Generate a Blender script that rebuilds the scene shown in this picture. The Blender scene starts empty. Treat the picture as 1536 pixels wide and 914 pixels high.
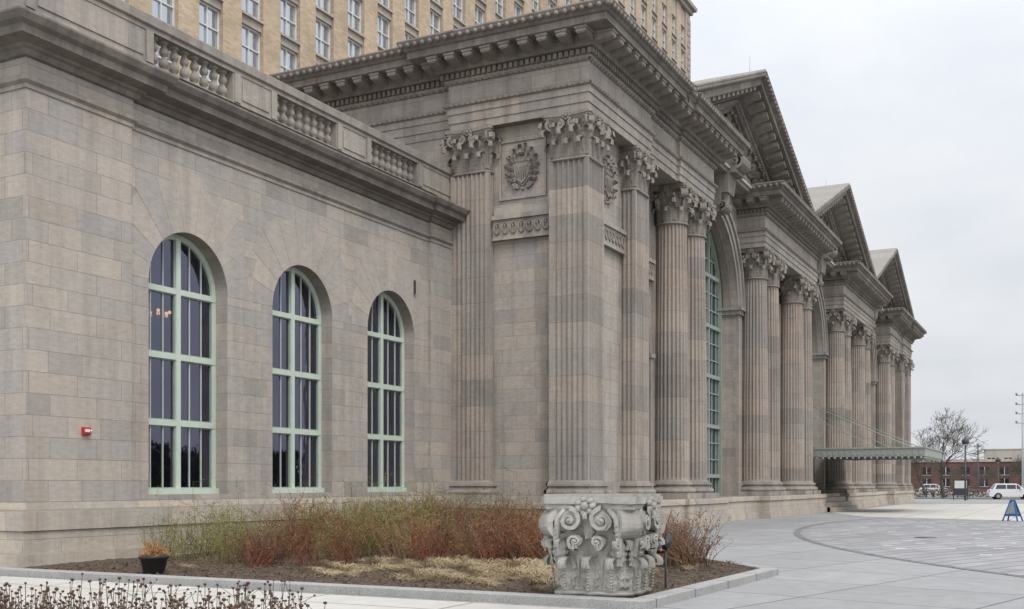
import bpy, math, random
from math import sin, cos, pi, sqrt, radians, atan2
from mathutils import Vector, Matrix
from mathutils import noise as mnoise
random.seed(7)
scene = bpy.context.scene
R_ = random.Random(11)

# ------------------------------------------------------------------ materials
def new_mat(name):
    m = bpy.data.materials.new(name); m.use_nodes = True
    nt = m.node_tree; nt.nodes.clear()
    out = nt.nodes.new('ShaderNodeOutputMaterial')
    b = nt.nodes.new('ShaderNodeBsdfPrincipled')
    nt.links.new(b.outputs[0], out.inputs[0])
    return m, nt, b
class NG:
    def __init__(s, nt): s.nt = nt
    def n(s, t, **kw):
        nd = s.nt.nodes.new(t)
        for k, v in kw.items(): setattr(nd, k, v)
        return nd
    def l(s, a, b): s.nt.links.new(a, b)
    def setin(s, sock, v):
        if isinstance(v, bpy.types.NodeSocket): s.l(v, sock)
        else: sock.default_value = v
    def math(s, op, a, b=None, c=None, clamp=False):
        nd = s.n('ShaderNodeMath', operation=op); nd.use_clamp = clamp
        s.setin(nd.inputs[0], a)
        if b is not None: s.setin(nd.inputs[1], b)
        if c is not None: s.setin(nd.inputs[2], c)
        return nd.outputs[0]
    def vmul(s, v, sc):
        nd = s.n('ShaderNodeVectorMath', operation='MULTIPLY')
        s.l(v, nd.inputs[0]); nd.inputs[1].default_value = sc
        return nd.outputs[0]
    def noise(s, v, scale, detail=4, rough=.6):
        nd = s.n('ShaderNodeTexNoise'); s.l(v, nd.inputs['Vector'])
        nd.inputs['Scale'].default_value = scale; nd.inputs['Detail'].default_value = detail
        nd.inputs['Roughness'].default_value = rough
        return nd.outputs['Fac']
    def ramp(s, f, stops, interp='LINEAR'):
        nd = s.n('ShaderNodeValToRGB'); nd.color_ramp.interpolation = interp
        cr = nd.color_ramp
        while len(cr.elements) < len(stops): cr.elements.new(.5)
        for e, (p, c) in zip(cr.elements, stops):
            e.position = p; e.color = (c[0], c[1], c[2], 1)
        s.l(f, nd.inputs[0]); return nd.outputs[0]
    def mix(s, f, a, b, blend='MIX'):
        nd = s.n('ShaderNodeMix', data_type='RGBA', blend_type=blend)
        s.setin(nd.inputs[0], f)
        for i, v in ((6, a), (7, b)):
            if isinstance(v, bpy.types.NodeSocket): s.l(v, nd.inputs[i])
            else: nd.inputs[i].default_value = (v[0], v[1], v[2], 1)
        return nd.outputs[2]
    def bump(s, h, strength, dist, bsdf, prev=None):
        nd = s.n('ShaderNodeBump'); nd.inputs['Strength'].default_value = strength
        nd.inputs['Distance'].default_value = dist; s.l(h, nd.inputs['Height'])
        if prev is not None: s.l(prev, nd.inputs['Normal'])
        s.l(nd.outputs[0], bsdf.inputs['Normal']); return nd.outputs[0]

STONE = [(0.0, (.285, .262, .24)), (.2, (.38, .345, .31)), (.4, (.45, .40, .345)), (.58, (.375, .35, .325)), (.8, (.465, .41, .35)), (1, (.37, .32, .275))]
def stone_mat(name, mode='block', bw=1.15, rh=.42, bright=1.0, stain=.5, tint=(.985, .985, 1), ramp=None, rough=.85, mw=.48, fw=.85):
    m, nt, b = new_mat(name); g = NG(nt)
    geo = g.n('ShaderNodeNewGeometry'); P = geo.outputs['Position']
    sp = g.n('ShaderNodeSeparateXYZ'); g.l(P, sp.inputs[0])
    sn = g.n('ShaderNodeSeparateXYZ'); g.l(geo.outputs['True Normal'], sn.inputs[0])
    ax = g.math('ABSOLUTE', sn.outputs[0]); sel = g.math('GREATER_THAN', ax, .7)
    dxy = g.math('SUBTRACT', sp.outputs[1], sp.outputs[0])
    U = g.math('MULTIPLY_ADD', dxy, sel, sp.outputs[0])
    cb = g.n('ShaderNodeCombineXYZ'); g.l(U, cb.inputs[0]); g.l(sp.outputs[2], cb.inputs[1])
    mort = None
    if mode == 'block':
        br = g.n('ShaderNodeTexBrick'); g.l(cb.outputs[0], br.inputs['Vector'])
        br.offset = .43; br.offset_frequency = 2; br.squash = .72; br.squash_frequency = 3
        br.inputs['Color1'].default_value = (0, 0, 0, 1); br.inputs['Color2'].default_value = (1, 1, 1, 1)
        br.inputs['Mortar'].default_value = (.5, .5, .5, 1)
        br.inputs['Scale'].default_value = 1; br.inputs['Mortar Size'].default_value = .007
        br.inputs['Mortar Smooth'].default_value = .2
        br.inputs['Brick Width'].default_value = bw; br.inputs['Row Height'].default_value = rh
        f = br.outputs['Color']; mort = br.outputs['Fac']
    elif mode == 'drum':
        zz = g.math('FLOOR', g.math('MULTIPLY', sp.outputs[2], 1 / .82))
        xx = g.math('FLOOR', g.math('MULTIPLY', sp.outputs[0], 1 / 2.3))
        yy = g.math('FLOOR', g.math('MULTIPLY', sp.outputs[1], 1 / 2.9))
        c2 = g.n('ShaderNodeCombineXYZ'); g.l(xx, c2.inputs[0]); g.l(zz, c2.inputs[1]); g.l(yy, c2.inputs[2])
        wn = g.n('ShaderNodeTexWhiteNoise'); g.l(c2.outputs[0], wn.inputs['Vector'])
        f = wn.outputs['Value']
        fr = g.math('FRACT', g.math('MULTIPLY', sp.outputs[2], 1 / .82))
        mort = g.math('LESS_THAN', fr, .022)
    elif mode == 'island':
        f = geo.outputs['Random Per Island']
    else:
        c2 = g.n('ShaderNodeCombineXYZ')
        g.l(g.math('FLOOR', g.math('MULTIPLY', U, 1 / 1.7)), c2.inputs[0])
        wn = g.n('ShaderNodeTexWhiteNoise'); g.l(c2.outputs[0], wn.inputs['Vector'])
        f = wn.outputs['Value']
        mort = g.math('LESS_THAN', g.math('FRACT', g.math('MULTIPLY', U, 1 / 1.7)), .006)
    n0 = g.noise(P, .35, 3, .6)
    f2 = g.math('ADD', g.math('MULTIPLY', f, fw), g.math('MULTIPLY', n0, 1.0 - fw + .05), clamp=True)
    col = g.ramp(f2, ramp or STONE)
    st = g.noise(g.vmul(P, (2.2, 2.2, .15)), 1.1, 5, .68)
    sf = g.ramp(st, [(.44, (0, 0, 0)), (.68, (1, 1, 1))])
    col = g.mix(g.math('MULTIPLY', sf, stain * .6, clamp=True), col, (.15, .132, .115))
    nb = g.noise(P, .8, 4, .7)
    bf = g.ramp(nb, [(.52, (0, 0, 0)), (.70, (1, 1, 1))])
    col = g.mix(g.math('MULTIPLY', bf, stain * .5, clamp=True), col, (.20, .187, .175))
    n3 = g.noise(g.vmul(P, (1, 1, 2.6)), 5, 5, .72)
    lf = g.ramp(n3, [(.3, (.86, .86, .86)), (.7, (1.10, 1.10, 1.10))])
    col = g.mix(1.0, col, lf, 'MULTIPLY')
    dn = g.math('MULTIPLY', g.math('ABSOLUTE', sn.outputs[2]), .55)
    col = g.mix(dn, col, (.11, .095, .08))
    if mort is not None:
        col = g.mix(g.math('MULTIPLY', mort, mw), col, (.15, .13, .11))
    col = g.mix(1.0, col, (tint[0] * bright, tint[1] * bright, tint[2] * bright), 'MULTIPLY')
    g.l(col, b.inputs['Base Color']); b.inputs['Roughness'].default_value = rough
    b.inputs['Specular IOR Level'].default_value = .25
    bp = g.bump(n3, .45, .014, b)
    if mort is not None:
        g.bump(g.math('SUBTRACT', 1, mort), .5, .008, b, bp)
    return m
def plain_mat(name, col, rough=.6, var=.12, scale=6, metal=0, spec=.5, emit=None):
    m, nt, b = new_mat(name); g = NG(nt)
    tc = g.n('ShaderNodeNewGeometry')
    n = g.noise(tc.outputs['Position'], scale, 3, .65)
    c = g.ramp(n, [(.3, tuple(x * (1 - var) for x in col)), (.7, tuple(min(1, x * (1 + var)) for x in col))])
    g.l(c, b.inputs['Base Color']); b.inputs['Roughness'].default_value = rough
    b.inputs['Metallic'].default_value = metal; b.inputs['Specular IOR Level'].default_value = spec
    if emit:
        b.inputs['Emission Color'].default_value = (*emit[0], 1); b.inputs['Emission Strength'].default_value = emit[1]
    return m
def island_mat(name, stops, rough=.8):
    m, nt, b = new_mat(name); g = NG(nt)
    geo = g.n('ShaderNodeNewGeometry'); oi = g.n('ShaderNodeObjectInfo')
    f = g.math('ADD', g.math('MULTIPLY', geo.outputs['Random Per Island'], .6), g.math('MULTIPLY', oi.outputs['Random'], .4))
    g.l(g.ramp(f, stops), b.inputs['Base Color']); b.inputs['Roughness'].default_value = rough
    b.inputs['Specular IOR Level'].default_value = .2
    return m

M = {}
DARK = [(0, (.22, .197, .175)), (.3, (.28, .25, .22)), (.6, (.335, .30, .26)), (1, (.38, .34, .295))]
CARV = [(0, (.26, .235, .205)), (.5, (.34, .307, .268)), (1, (.40, .36, .315))]
DRUM = [(0, (.275, .25, .228)), (.22, (.37, .335, .30)), (.45, (.46, .385, .325)), (.65, (.35, .325, .30)), (.85, (.47, .41, .35)), (1, (.40, .34, .295))]
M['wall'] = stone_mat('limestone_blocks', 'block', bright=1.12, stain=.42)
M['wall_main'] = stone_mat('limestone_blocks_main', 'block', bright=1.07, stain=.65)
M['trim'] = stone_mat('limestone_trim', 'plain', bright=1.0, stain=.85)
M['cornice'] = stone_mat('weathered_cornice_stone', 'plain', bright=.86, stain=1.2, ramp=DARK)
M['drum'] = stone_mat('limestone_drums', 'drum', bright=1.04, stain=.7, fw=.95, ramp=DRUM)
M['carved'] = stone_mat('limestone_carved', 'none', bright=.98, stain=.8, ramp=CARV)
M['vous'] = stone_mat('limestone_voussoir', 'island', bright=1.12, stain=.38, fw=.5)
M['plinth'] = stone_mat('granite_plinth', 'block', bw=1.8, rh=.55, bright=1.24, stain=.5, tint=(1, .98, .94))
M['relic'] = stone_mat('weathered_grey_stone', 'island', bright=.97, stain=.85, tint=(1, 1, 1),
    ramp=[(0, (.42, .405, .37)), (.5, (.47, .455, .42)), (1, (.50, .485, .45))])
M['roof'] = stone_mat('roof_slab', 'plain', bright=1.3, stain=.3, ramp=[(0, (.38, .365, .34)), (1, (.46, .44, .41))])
M['frame'] = plain_mat('pale_green_paint', (.56, .65, .55), .5, .05)
M['frame2'] = plain_mat('grey_green_paint', (.32, .38, .32), .5, .1)
M['canopy'] = plain_mat('canopy_metal', (.30, .325, .285), .5, .15)
M['black'] = plain_mat('black_plastic', (.02, .02, .02), .45)
M['white'] = plain_mat('white_paint', (.75, .75, .74), .35, .03)
M['red'] = plain_mat('red_enamel', (.5, .03, .03), .35, .05)
M['blue'] = plain_mat('blue_paint', (.03, .14, .38), .45, .08)
M['interior'] = plain_mat('dark_interior', (.028, .025, .024), .9, .4, .8)
M['curtain'] = plain_mat('curtain_fabric', (.10, .095, .11), .9, .2, 3)
M['warm'] = plain_mat('warm_lamp', (.9, .6, .3), .5, .01, emit=((1, .6, .25), 1.6))
M['tyre'] = plain_mat('tyre_rubber', (.02, .02, .02), .8)
M['steel'] = plain_mat('galvanised_steel', (.35, .36, .36), .45, .1, metal=.4)
M['darkmetal'] = plain_mat('dark_metal', (.05, .055, .06), .5)
def glass_mat(name, refl, tintc=(.02, .022, .03), transp=.75, gcol=(.8, .82, 1)):
    m, nt, b = new_mat(name); g = NG(nt); nt.nodes.remove(b)
    out = [n for n in nt.nodes if n.type == 'OUTPUT_MATERIAL'][0]
    df = g.n('ShaderNodeBsdfDiffuse'); df.inputs[0].default_value = (*tintc, 1)
    gl = g.n('ShaderNodeBsdfGlossy'); gl.inputs['Roughness'].default_value = .02
    gl.inputs['Color'].default_value = (*gcol, 1)
    geo = g.n('ShaderNodeNewGeometry')
    n = g.noise(g.vmul(geo.outputs['Position'], (1, 1, .5)), 2.5, 2, .5)
    bp = g.n('ShaderNodeBump'); bp.inputs['Strength'].default_value = .08; bp.inputs['Distance'].default_value = .03
    g.l(n, bp.inputs['Height']); g.l(bp.outputs[0], gl.inputs['Normal'])
    base = df.outputs[0]
    if transp > 0:
        tr = g.n('ShaderNodeBsdfTransparent'); tr.inputs[0].default_value = (.62, .64, .68, 1)
        m1 = g.n('ShaderNodeMixShader'); m1.inputs[0].default_value = transp
        g.l(df.outputs[0], m1.inputs[1]); g.l(tr.outputs[0], m1.inputs[2]); base = m1.outputs[0]
    fr = g.n('ShaderNodeFresnel'); fr.inputs[0].default_value = 1.5
    f = g.math('ADD', fr.outputs[0], refl, clamp=True)
    m2 = g.n('ShaderNodeMixShader'); g.l(f, m2.inputs[0]); g.l(base, m2.inputs[1]); g.l(gl.outputs[0], m2.inputs[2])
    g.l(m2.outputs[0], out.inputs[0]); return m
M['glass'] = glass_mat('window_glass', .12, gcol=(.72, .72, 1))
M['glass_dark'] = glass_mat('arch_glass', .04, transp=.0)
M['glass_tower'] = glass_mat('tower_glass', .45, (.16, .19, .22), 0.0, (.85, .92, 1))

def brick_mat(name, c1, c2, mortar, bw, rh, ms=.012):
    m, nt, b = new_mat(name); g = NG(nt)
    geo = g.n('ShaderNodeNewGeometry'); P = geo.outputs['Position']
    sp = g.n('ShaderNodeSeparateXYZ'); g.l(P, sp.inputs[0])
    sn = g.n('ShaderNodeSeparateXYZ'); g.l(geo.outputs['True Normal'], sn.inputs[0])
    sel = g.math('GREATER_THAN', g.math('ABSOLUTE', sn.outputs[0]), .7)
    U = g.math('MULTIPLY_ADD', g.math('SUBTRACT', sp.outputs[1], sp.outputs[0]), sel, sp.outputs[0])
    cb = g.n('ShaderNodeCombineXYZ'); g.l(U, cb.inputs[0]); g.l(sp.outputs[2], cb.inputs[1])
    br = g.n('ShaderNodeTexBrick'); g.l(cb.outputs[0], br.inputs['Vector'])
    br.inputs['Color1'].default_value = (*c1, 1); br.inputs['Color2'].default_value = (*c2, 1)
    br.inputs['Mortar'].default_value = (*mortar, 1); br.inputs['Scale'].default_value = 1
    br.inputs['Mortar Size'].default_value = ms
    br.inputs['Brick Width'].default_value = bw; br.inputs['Row Height'].default_value = rh
    n = g.noise(P, .35, 4, .7)
    lf = g.ramp(n, [(.3, (.8, .8, .8)), (.7, (1.12, 1.12, 1.12))])
    g.l(g.mix(1, br.outputs['Color'], lf, 'MULTIPLY'), b.inputs['Base Color'])
    b.inputs['Roughness'].default_value = .85
    return m
M['tbrick'] = brick_mat('buff_brick', (.58, .45, .31), (.44, .335, .225), (.48, .40, .32), .42, .15, .018)
M['tstone'] = stone_mat('tower_spandrel_stone', 'plain', bright=1.2, stain=.3)
M['redbrick'] = brick_mat('red_brick', (.16, .075, .06), (.12, .06, .05), (.16, .13, .12), .5, .2)

def ground_mat(name, col, jx=None, jy=None, rot=0, var=.1, bricks=None, speck=0):
    m, nt, b = new_mat(name); g = NG(nt)
    geo = g.n('ShaderNodeNewGeometry'); P = geo.outputs['Position']
    mp = g.n('ShaderNodeMapping'); g.l(P, mp.inputs[0]); mp.inputs['Rotation'].default_value = (0, 0, rot)
    V = mp.outputs[0]
    n1 = g.noise(P, .22, 5, .65); n2 = g.noise(P, 2.5, 4, .7); n3 = g.noise(P, 60, 2, .6)
    c = g.ramp(n1, [(.3, tuple(x * (1 - var) for x in col)), (.7, tuple(x * (1 + var) for x in col))])
    c = g.mix(1, c, g.ramp(n2, [(.3, (.88,) * 3), (.7, (1.08,) * 3)]), 'MULTIPLY')
    c = g.mix(1, c, g.ramp(n3, [(.3, (.93 - speck,) * 3), (.7, (1.06 + speck,) * 3)]), 'MULTIPLY')
    if bricks:
        br = g.n('ShaderNodeTexBrick'); g.l(V, br.inputs['Vector'])
        br.inputs['Color1'].default_value = (.82, .83, .85, 1); br.inputs['Color2'].default_value = (1.12, 1.12, 1.12, 1)
        br.inputs['Mortar'].default_value = (.4, .4, .4, 1); br.inputs['Scale'].default_value = 1
        br.inputs['Mortar Size'].default_value = .026
        br.inputs['Brick Width'].default_value = bricks[0]; br.inputs['Row Height'].default_value = bricks[1]
        c = g.mix(1, c, br.outputs['Color'], 'MULTIPLY')
    if jx:
        sp = g.n('ShaderNodeSeparateXYZ'); g.l(V, sp.inputs[0])
        fx = g.math('FLOOR', g.math('MULTIPLY', sp.outputs[0], 1 / jx)); fy = g.math('FLOOR', g.math('MULTIPLY', sp.outputs[1], 1 / jy))
        cv = g.n('ShaderNodeCombineXYZ'); g.l(fx, cv.inputs[0]); g.l(fy, cv.inputs[1])
        wn = g.n('ShaderNodeTexWhiteNoise'); g.l(cv.outputs[0], wn.inputs['Vector'])
        c = g.mix(1, c, g.ramp(wn.outputs['Value'], [(0, (.94,) * 3), (1, (1.05,) * 3)]), 'MULTIPLY')
        j = g.math('MAXIMUM', g.math('LESS_THAN', g.math('FRACT', g.math('MULTIPLY', sp.outputs[0], 1 / jx)), .045 / jx),
                   g.math('LESS_THAN', g.math('FRACT', g.math('MULTIPLY', sp.outputs[1], 1 / jy)), .045 / jy))
        c = g.mix(g.math('MULTIPLY', j, .7), c, (.08, .08, .08))
    g.l(c, b.inputs['Base Color']); b.inputs['Roughness'].default_value = .8
    b.inputs['Specular IOR Level'].default_value = .3
    g.bump(n3, .2, .004, b)
    return m
M['concrete'] = ground_mat('plaza_concrete', (.315, .315, .318), 2.4, 2.4, .25)
M['paver'] = ground_mat('plaza_pavers', (.325, .32, .325), bricks=(1.5, .5), rot=.35)
M['lightconc'] = ground_mat('light_concrete', (.53, .51, .47), 2.4, 2.4, 0, var=.06)
M['granite'] = ground_mat('curb_granite', (.36, .355, .345), 1.5, 50, 0, speck=.25)
M['ring'] = ground_mat('paver_border', (.20, .20, .205), 1.0, 1.0, 0)
M['land'] = ground_mat('distant_ground', (.20, .20, .19))
M['grass'] = ground_mat('park_grass', (.10, .10, .05), var=.3)
M['road'] = ground_mat('asphalt_road', (.06, .06, .062))
M['soil'] = ground_mat('mulch', (.085, .062, .046), var=.35, speck=.4)
M['squares'] = plain_mat('pale_paver_inlay', (.58, .58, .58), .7)
M['chip'] = island_mat('bark_chips', [(0, (.05, .035, .025)), (.4, (.11, .08, .055)), (.8, (.17, .125, .085)), (1, (.28, .22, .15))])

# ------------------------------------------------------------------ mesh builder
class MB:
    def __init__(s): s.v = []; s.f = []; s.mi = []; s.mats = []; s.sm = []
    def m(s, key):
        if key not in s.mats: s.mats.append(key)
        return s.mats.index(key)
    def add(s, vs, fs, mat, smooth=False):
        o = len(s.v); s.v.extend([tuple(p) for p in vs]); k = s.m(mat)
        for f in fs:
            s.f.append([i + o for i in f]); s.mi.append(k); s.sm.append(smooth)
    def box(s, x0, x1, y0, y1, z0, z1, mat):
        vs = [(x0, y0, z0), (x1, y0, z0), (x1, y1, z0), (x0, y1, z0), (x0, y0, z1), (x1, y0, z1), (x1, y1, z1), (x0, y1, z1)]
        s.add(vs, [(0, 3, 2, 1), (4, 5, 6, 7), (0, 1, 5, 4), (1, 2, 6, 5), (2, 3, 7, 6), (3, 0, 4, 7)], mat)
    def hexa(s, vs, mat):
        s.add(vs, [(0, 3, 2, 1), (4, 5, 6, 7), (0, 1, 5, 4), (1, 2, 6, 5), (2, 3, 7, 6), (3, 0, 4, 7)], mat)
    def boxl(s, o, t, n, t0, t1, n0, n1, z0, z1, mat, zin=None):
        P = lambda a, b, z: (o[0] + t[0] * a + n[0] * b, o[1] + t[1] * a + n[1] * b, z)
        zo = z0 if zin is None else zin
        s.hexa([P(t0, n0, z0), P(t1, n0, z0), P(t1, n1, zo), P(t0, n1, zo), P(t0, n0, z1), P(t1, n0, z1), P(t1, n1, z1), P(t0, n1, z1)], mat)
    def quad(s, a, b, c, d, mat): s.add([a, b, c, d], [(0, 1, 2, 3)], mat)
    def prism(s, pts, z0, z1, mat, smooth=False, cap=True):
        n = len(pts)
        vs = [(p[0], p[1], z0) for p in pts] + [(p[0], p[1], z1) for p in pts]
        fs = [(i, (i + 1) % n, (i + 1) % n + n, i + n) for i in range(n)]
        s.add(vs, fs, mat, smooth)
        if cap: s.add(vs, [tuple(range(n, 2 * n)), tuple(reversed(range(n)))], mat)
    def lathe(s, cx, cy, prof, seg, mat, smooth=True, rad=None):
        vs = []
        for (r, z) in prof:
            for k in range(seg):
                a = 2 * pi * k / seg; q = rad(a) if rad else 1
                vs.append((cx + r * q * cos(a), cy + r * q * sin(a), z))
        fs = []
        for i in range(len(prof) - 1):
            for k in range(seg):
                k2 = (k + 1) % seg
                fs.append((i * seg + k, i * seg + k2, (i + 1) * seg + k2, (i + 1) * seg + k))
        s.add(vs, fs, mat, smooth)
        s.add(vs[-seg:], [tuple(range(seg))], mat)
    def mit(s, path):
        n = len(path); nor = []
        for i in range(n - 1):
            dx, dy = path[i + 1][0] - path[i][0], path[i + 1][1] - path[i][1]; L = sqrt(dx * dx + dy * dy)
            nor.append((dy / L, -dx / L))
        mit = []
        for i in range(n):
            a = nor[max(0, i - 1)]; b = nor[min(n - 2, i)]
            k = 1 + a[0] * b[0] + a[1] * b[1]
            mit.append(((a[0] + b[0]) / k, (a[1] + b[1]) / k))
        return nor, mit
    def sweep(s, path, prof, mat, caps=True):
        n = len(path); nor, mit = s.mit(path); m = len(prof)
        for i in range(n - 1):
            vs = [(path[j][0] + mit[j][0] * o, path[j][1] + mit[j][1] * o, z) for j in (i, i + 1) for (o, z) in prof]
            s.add(vs, [(k, k + m, k + m + 1, k + 1) for k in range(m - 1)], mat)
        if caps:
            for j in (0, n - 1):
                s.add([(path[j][0] + mit[j][0] * o, path[j][1] + mit[j][1] * o, z) for (o, z) in prof], [tuple(range(m))], mat)
    def along(s, path, off, spacing, fn, minlen=.6, endpad=0):
        n = len(path); nor, mit = s.mit(path)
        for i in range(n - 1):
            A = (path[i][0] + mit[i][0] * off, path[i][1] + mit[i][1] * off)
            B = (path[i + 1][0] + mit[i + 1][0] * off, path[i + 1][1] + mit[i + 1][1] * off)
            dx, dy = B[0] - A[0], B[1] - A[1]; L = sqrt(dx * dx + dy * dy)
            if L < minlen: continue
            t = (dx / L, dy / L); c = max(1, int(round((L - endpad * 2) / spacing)))
            for k in range(c + 1):
                u = endpad + (L - 2 * endpad) * k / c
                o = (A[0] + t[0] * u - nor[i][0] * off, A[1] + t[1] * u - nor[i][1] * off)
                fn(o, t, nor[i])
    def tube(s, pts, rads, mat, seg=5, smooth=True):
        n = len(pts); vs = []
        for i, p in enumerate(pts):
            p = Vector(p); a = Vector(pts[max(0, i - 1)]); b = Vector(pts[min(n - 1, i + 1)])
            d = (b - a); d = d.normalized() if d.length > 1e-9 else Vector((0, 0, 1))
            u = d.cross(Vector((0.31, .95, .05))).normalized(); w = d.cross(u)
            for k in range(seg):
                an = 2 * pi * k / seg
                vs.append(p + (u * cos(an) + w * sin(an)) * rads[i])
        fs = []
        for i in range(n - 1):
            for k in range(seg):
                k2 = (k + 1) % seg
                fs.append((i * seg + k, i * seg + k2, (i + 1) * seg + k2, (i + 1) * seg + k))
        fs.append(tuple(range((n - 1) * seg, n * seg)))
        s.add(vs, fs, mat, smooth)
    def ball(s, c, r, mat, seg=8, sc=(1, 1, 1)):
        vs = []; rings = seg // 2 + 1
        for i in range(rings):
            th = pi * i / (rings - 1)
            for k in range(seg):
                a = 2 * pi * k / seg
                vs.append((c[0] + r * sc[0] * sin(th) * cos(a), c[1] + r * sc[1] * sin(th) * sin(a), c[2] + r * sc[2] * cos(th)))
        fs = [(i * seg + k, (i + 1) * seg + k, (i + 1) * seg + (k + 1) % seg, i * seg + (k + 1) % seg) for i in range(rings - 1) for k in range(seg)]
        s.add(vs, fs, mat, True)
    def xf(s, start, mtx):
        for i in range(start, len(s.v)):
            s.v[i] = tuple(mtx @ Vector(s.v[i]))
    def mesh(s, name):
        me = bpy.data.meshes.new(name); me.from_pydata(s.v, [], s.f)
        for k in s.mats: me.materials.append(M[k])
        me.polygons.foreach_set('material_index', s.mi)
        me.polygons.foreach_set('use_smooth', s.sm); me.update()
        return me
def obj(name, me, parent=None, loc=(0, 0, 0), rot=(0, 0, 0), sc=(1, 1, 1)):
    if isinstance(me, MB): me = me.mesh(name)
    o = bpy.data.objects.new(name, me); scene.collection.objects.link(o)
    o.location = loc; o.rotation_euler = rot; o.scale = sc
    if parent: o.parent = parent
    return o
def empty(name, loc=(0, 0, 0)):
    o = bpy.data.objects.new(name, None); scene.collection.objects.link(o); o.location = loc
    o.empty_display_size = .1
    return o

# ------------------------------------------------------------------ carved ornament
UP = Vector((0, 0, 1))
def leaf(mb, O, e, p, W, H, mat, curl=.14, nt=12, ns=8, lean=.0, up=UP, lob=5):
    O = Vector(O); e = Vector(e); p = Vector(p); vs = []
    rho = curl * H
    for i in range(nt + 1):
        t = i / nt
        if t < .66: z = t / .66 * .82 * H; r = .02 * H + .05 * H * t + lean * t * H
        else:
            a = (t - .66) / .34 * pi * 1.15
            z = .82 * H + rho * sin(a) * 1.1; r = .02 * H + .05 * H * t + lean * t * H + rho * (1 - cos(a))
        wv = W * (.62 + .45 * sin(pi * min(1, t * 1.15))) * (1 - .5 * max(0, t - .72) / .28)
        wv *= 1 + .2 * cos(2 * pi * lob * t)
        for j in range(ns + 1):
            sv = -1 + 2 * j / ns
            rr = r - .09 * H * sv * sv + .040 * H * cos(sv * pi * 3) * (1 - .3 * t) + .02 * H * cos(2 * pi * lob * t + abs(sv) * 3) * abs(sv)
            vs.append(O + e * rr + p * (sv * wv) + up * z)
    fs = [(i * (ns + 1) + j, i * (ns + 1) + j + 1, (i + 1) * (ns + 1) + j + 1, (i + 1) * (ns + 1) + j) for i in range(nt) for j in range(ns)]
    mb.add(vs, fs, mat, True)
def spiral(mb, C, e, up, p, r0, turns, width, thick, mat, start=pi / 2, dirn=-1, seg=14, k=.17):
    C = Vector(C); e = Vector(e); up = Vector(up); p = Vector(p); n = int(turns * seg); vs = []
    for i in range(n + 1):
        th = 2 * pi * turns * i / n; r = r0 * math.exp(-k * th); a = start + dirn * th
        d = e * cos(a) + up * sin(a); wd = width * (1 + .25 * i / n)
        hh = thick * r / r0 + thick * .25
        for (sw, sr) in ((-1, -1), (1, -1), (1, 1), (-1, 1)):
            vs.append(C + d * (r + sr * hh * .5) + p * (sw * wd * .5))
    fs = []
    for i in range(n):
        for q in range(4):
            fs.append((i * 4 + q, i * 4 + (q + 1) % 4, (i + 1) * 4 + (q + 1) % 4, (i + 1) * 4 + q))
    mb.add(vs, fs, mat, False)
    rr = r0 * .82; vs = [C + (e * cos(2 * pi * q / 12) + up * sin(2 * pi * q / 12)) * rr + p * (sg * width * .28) for sg in (-1, 1) for q in range(12)]
    mb.add(vs, [tuple(range(12)), tuple(range(12, 24))] + [(q, (q + 1) % 12, 12 + (q + 1) % 12, 12 + q) for q in range(12)], mat)
    mb.ball(C, r0 * .24, mat, 8, (1, 1, 1))
    mb.tube([C - p * width * .62, C + p * width * .62], [r0 * .2, r0 * .2], mat, 8)
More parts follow.
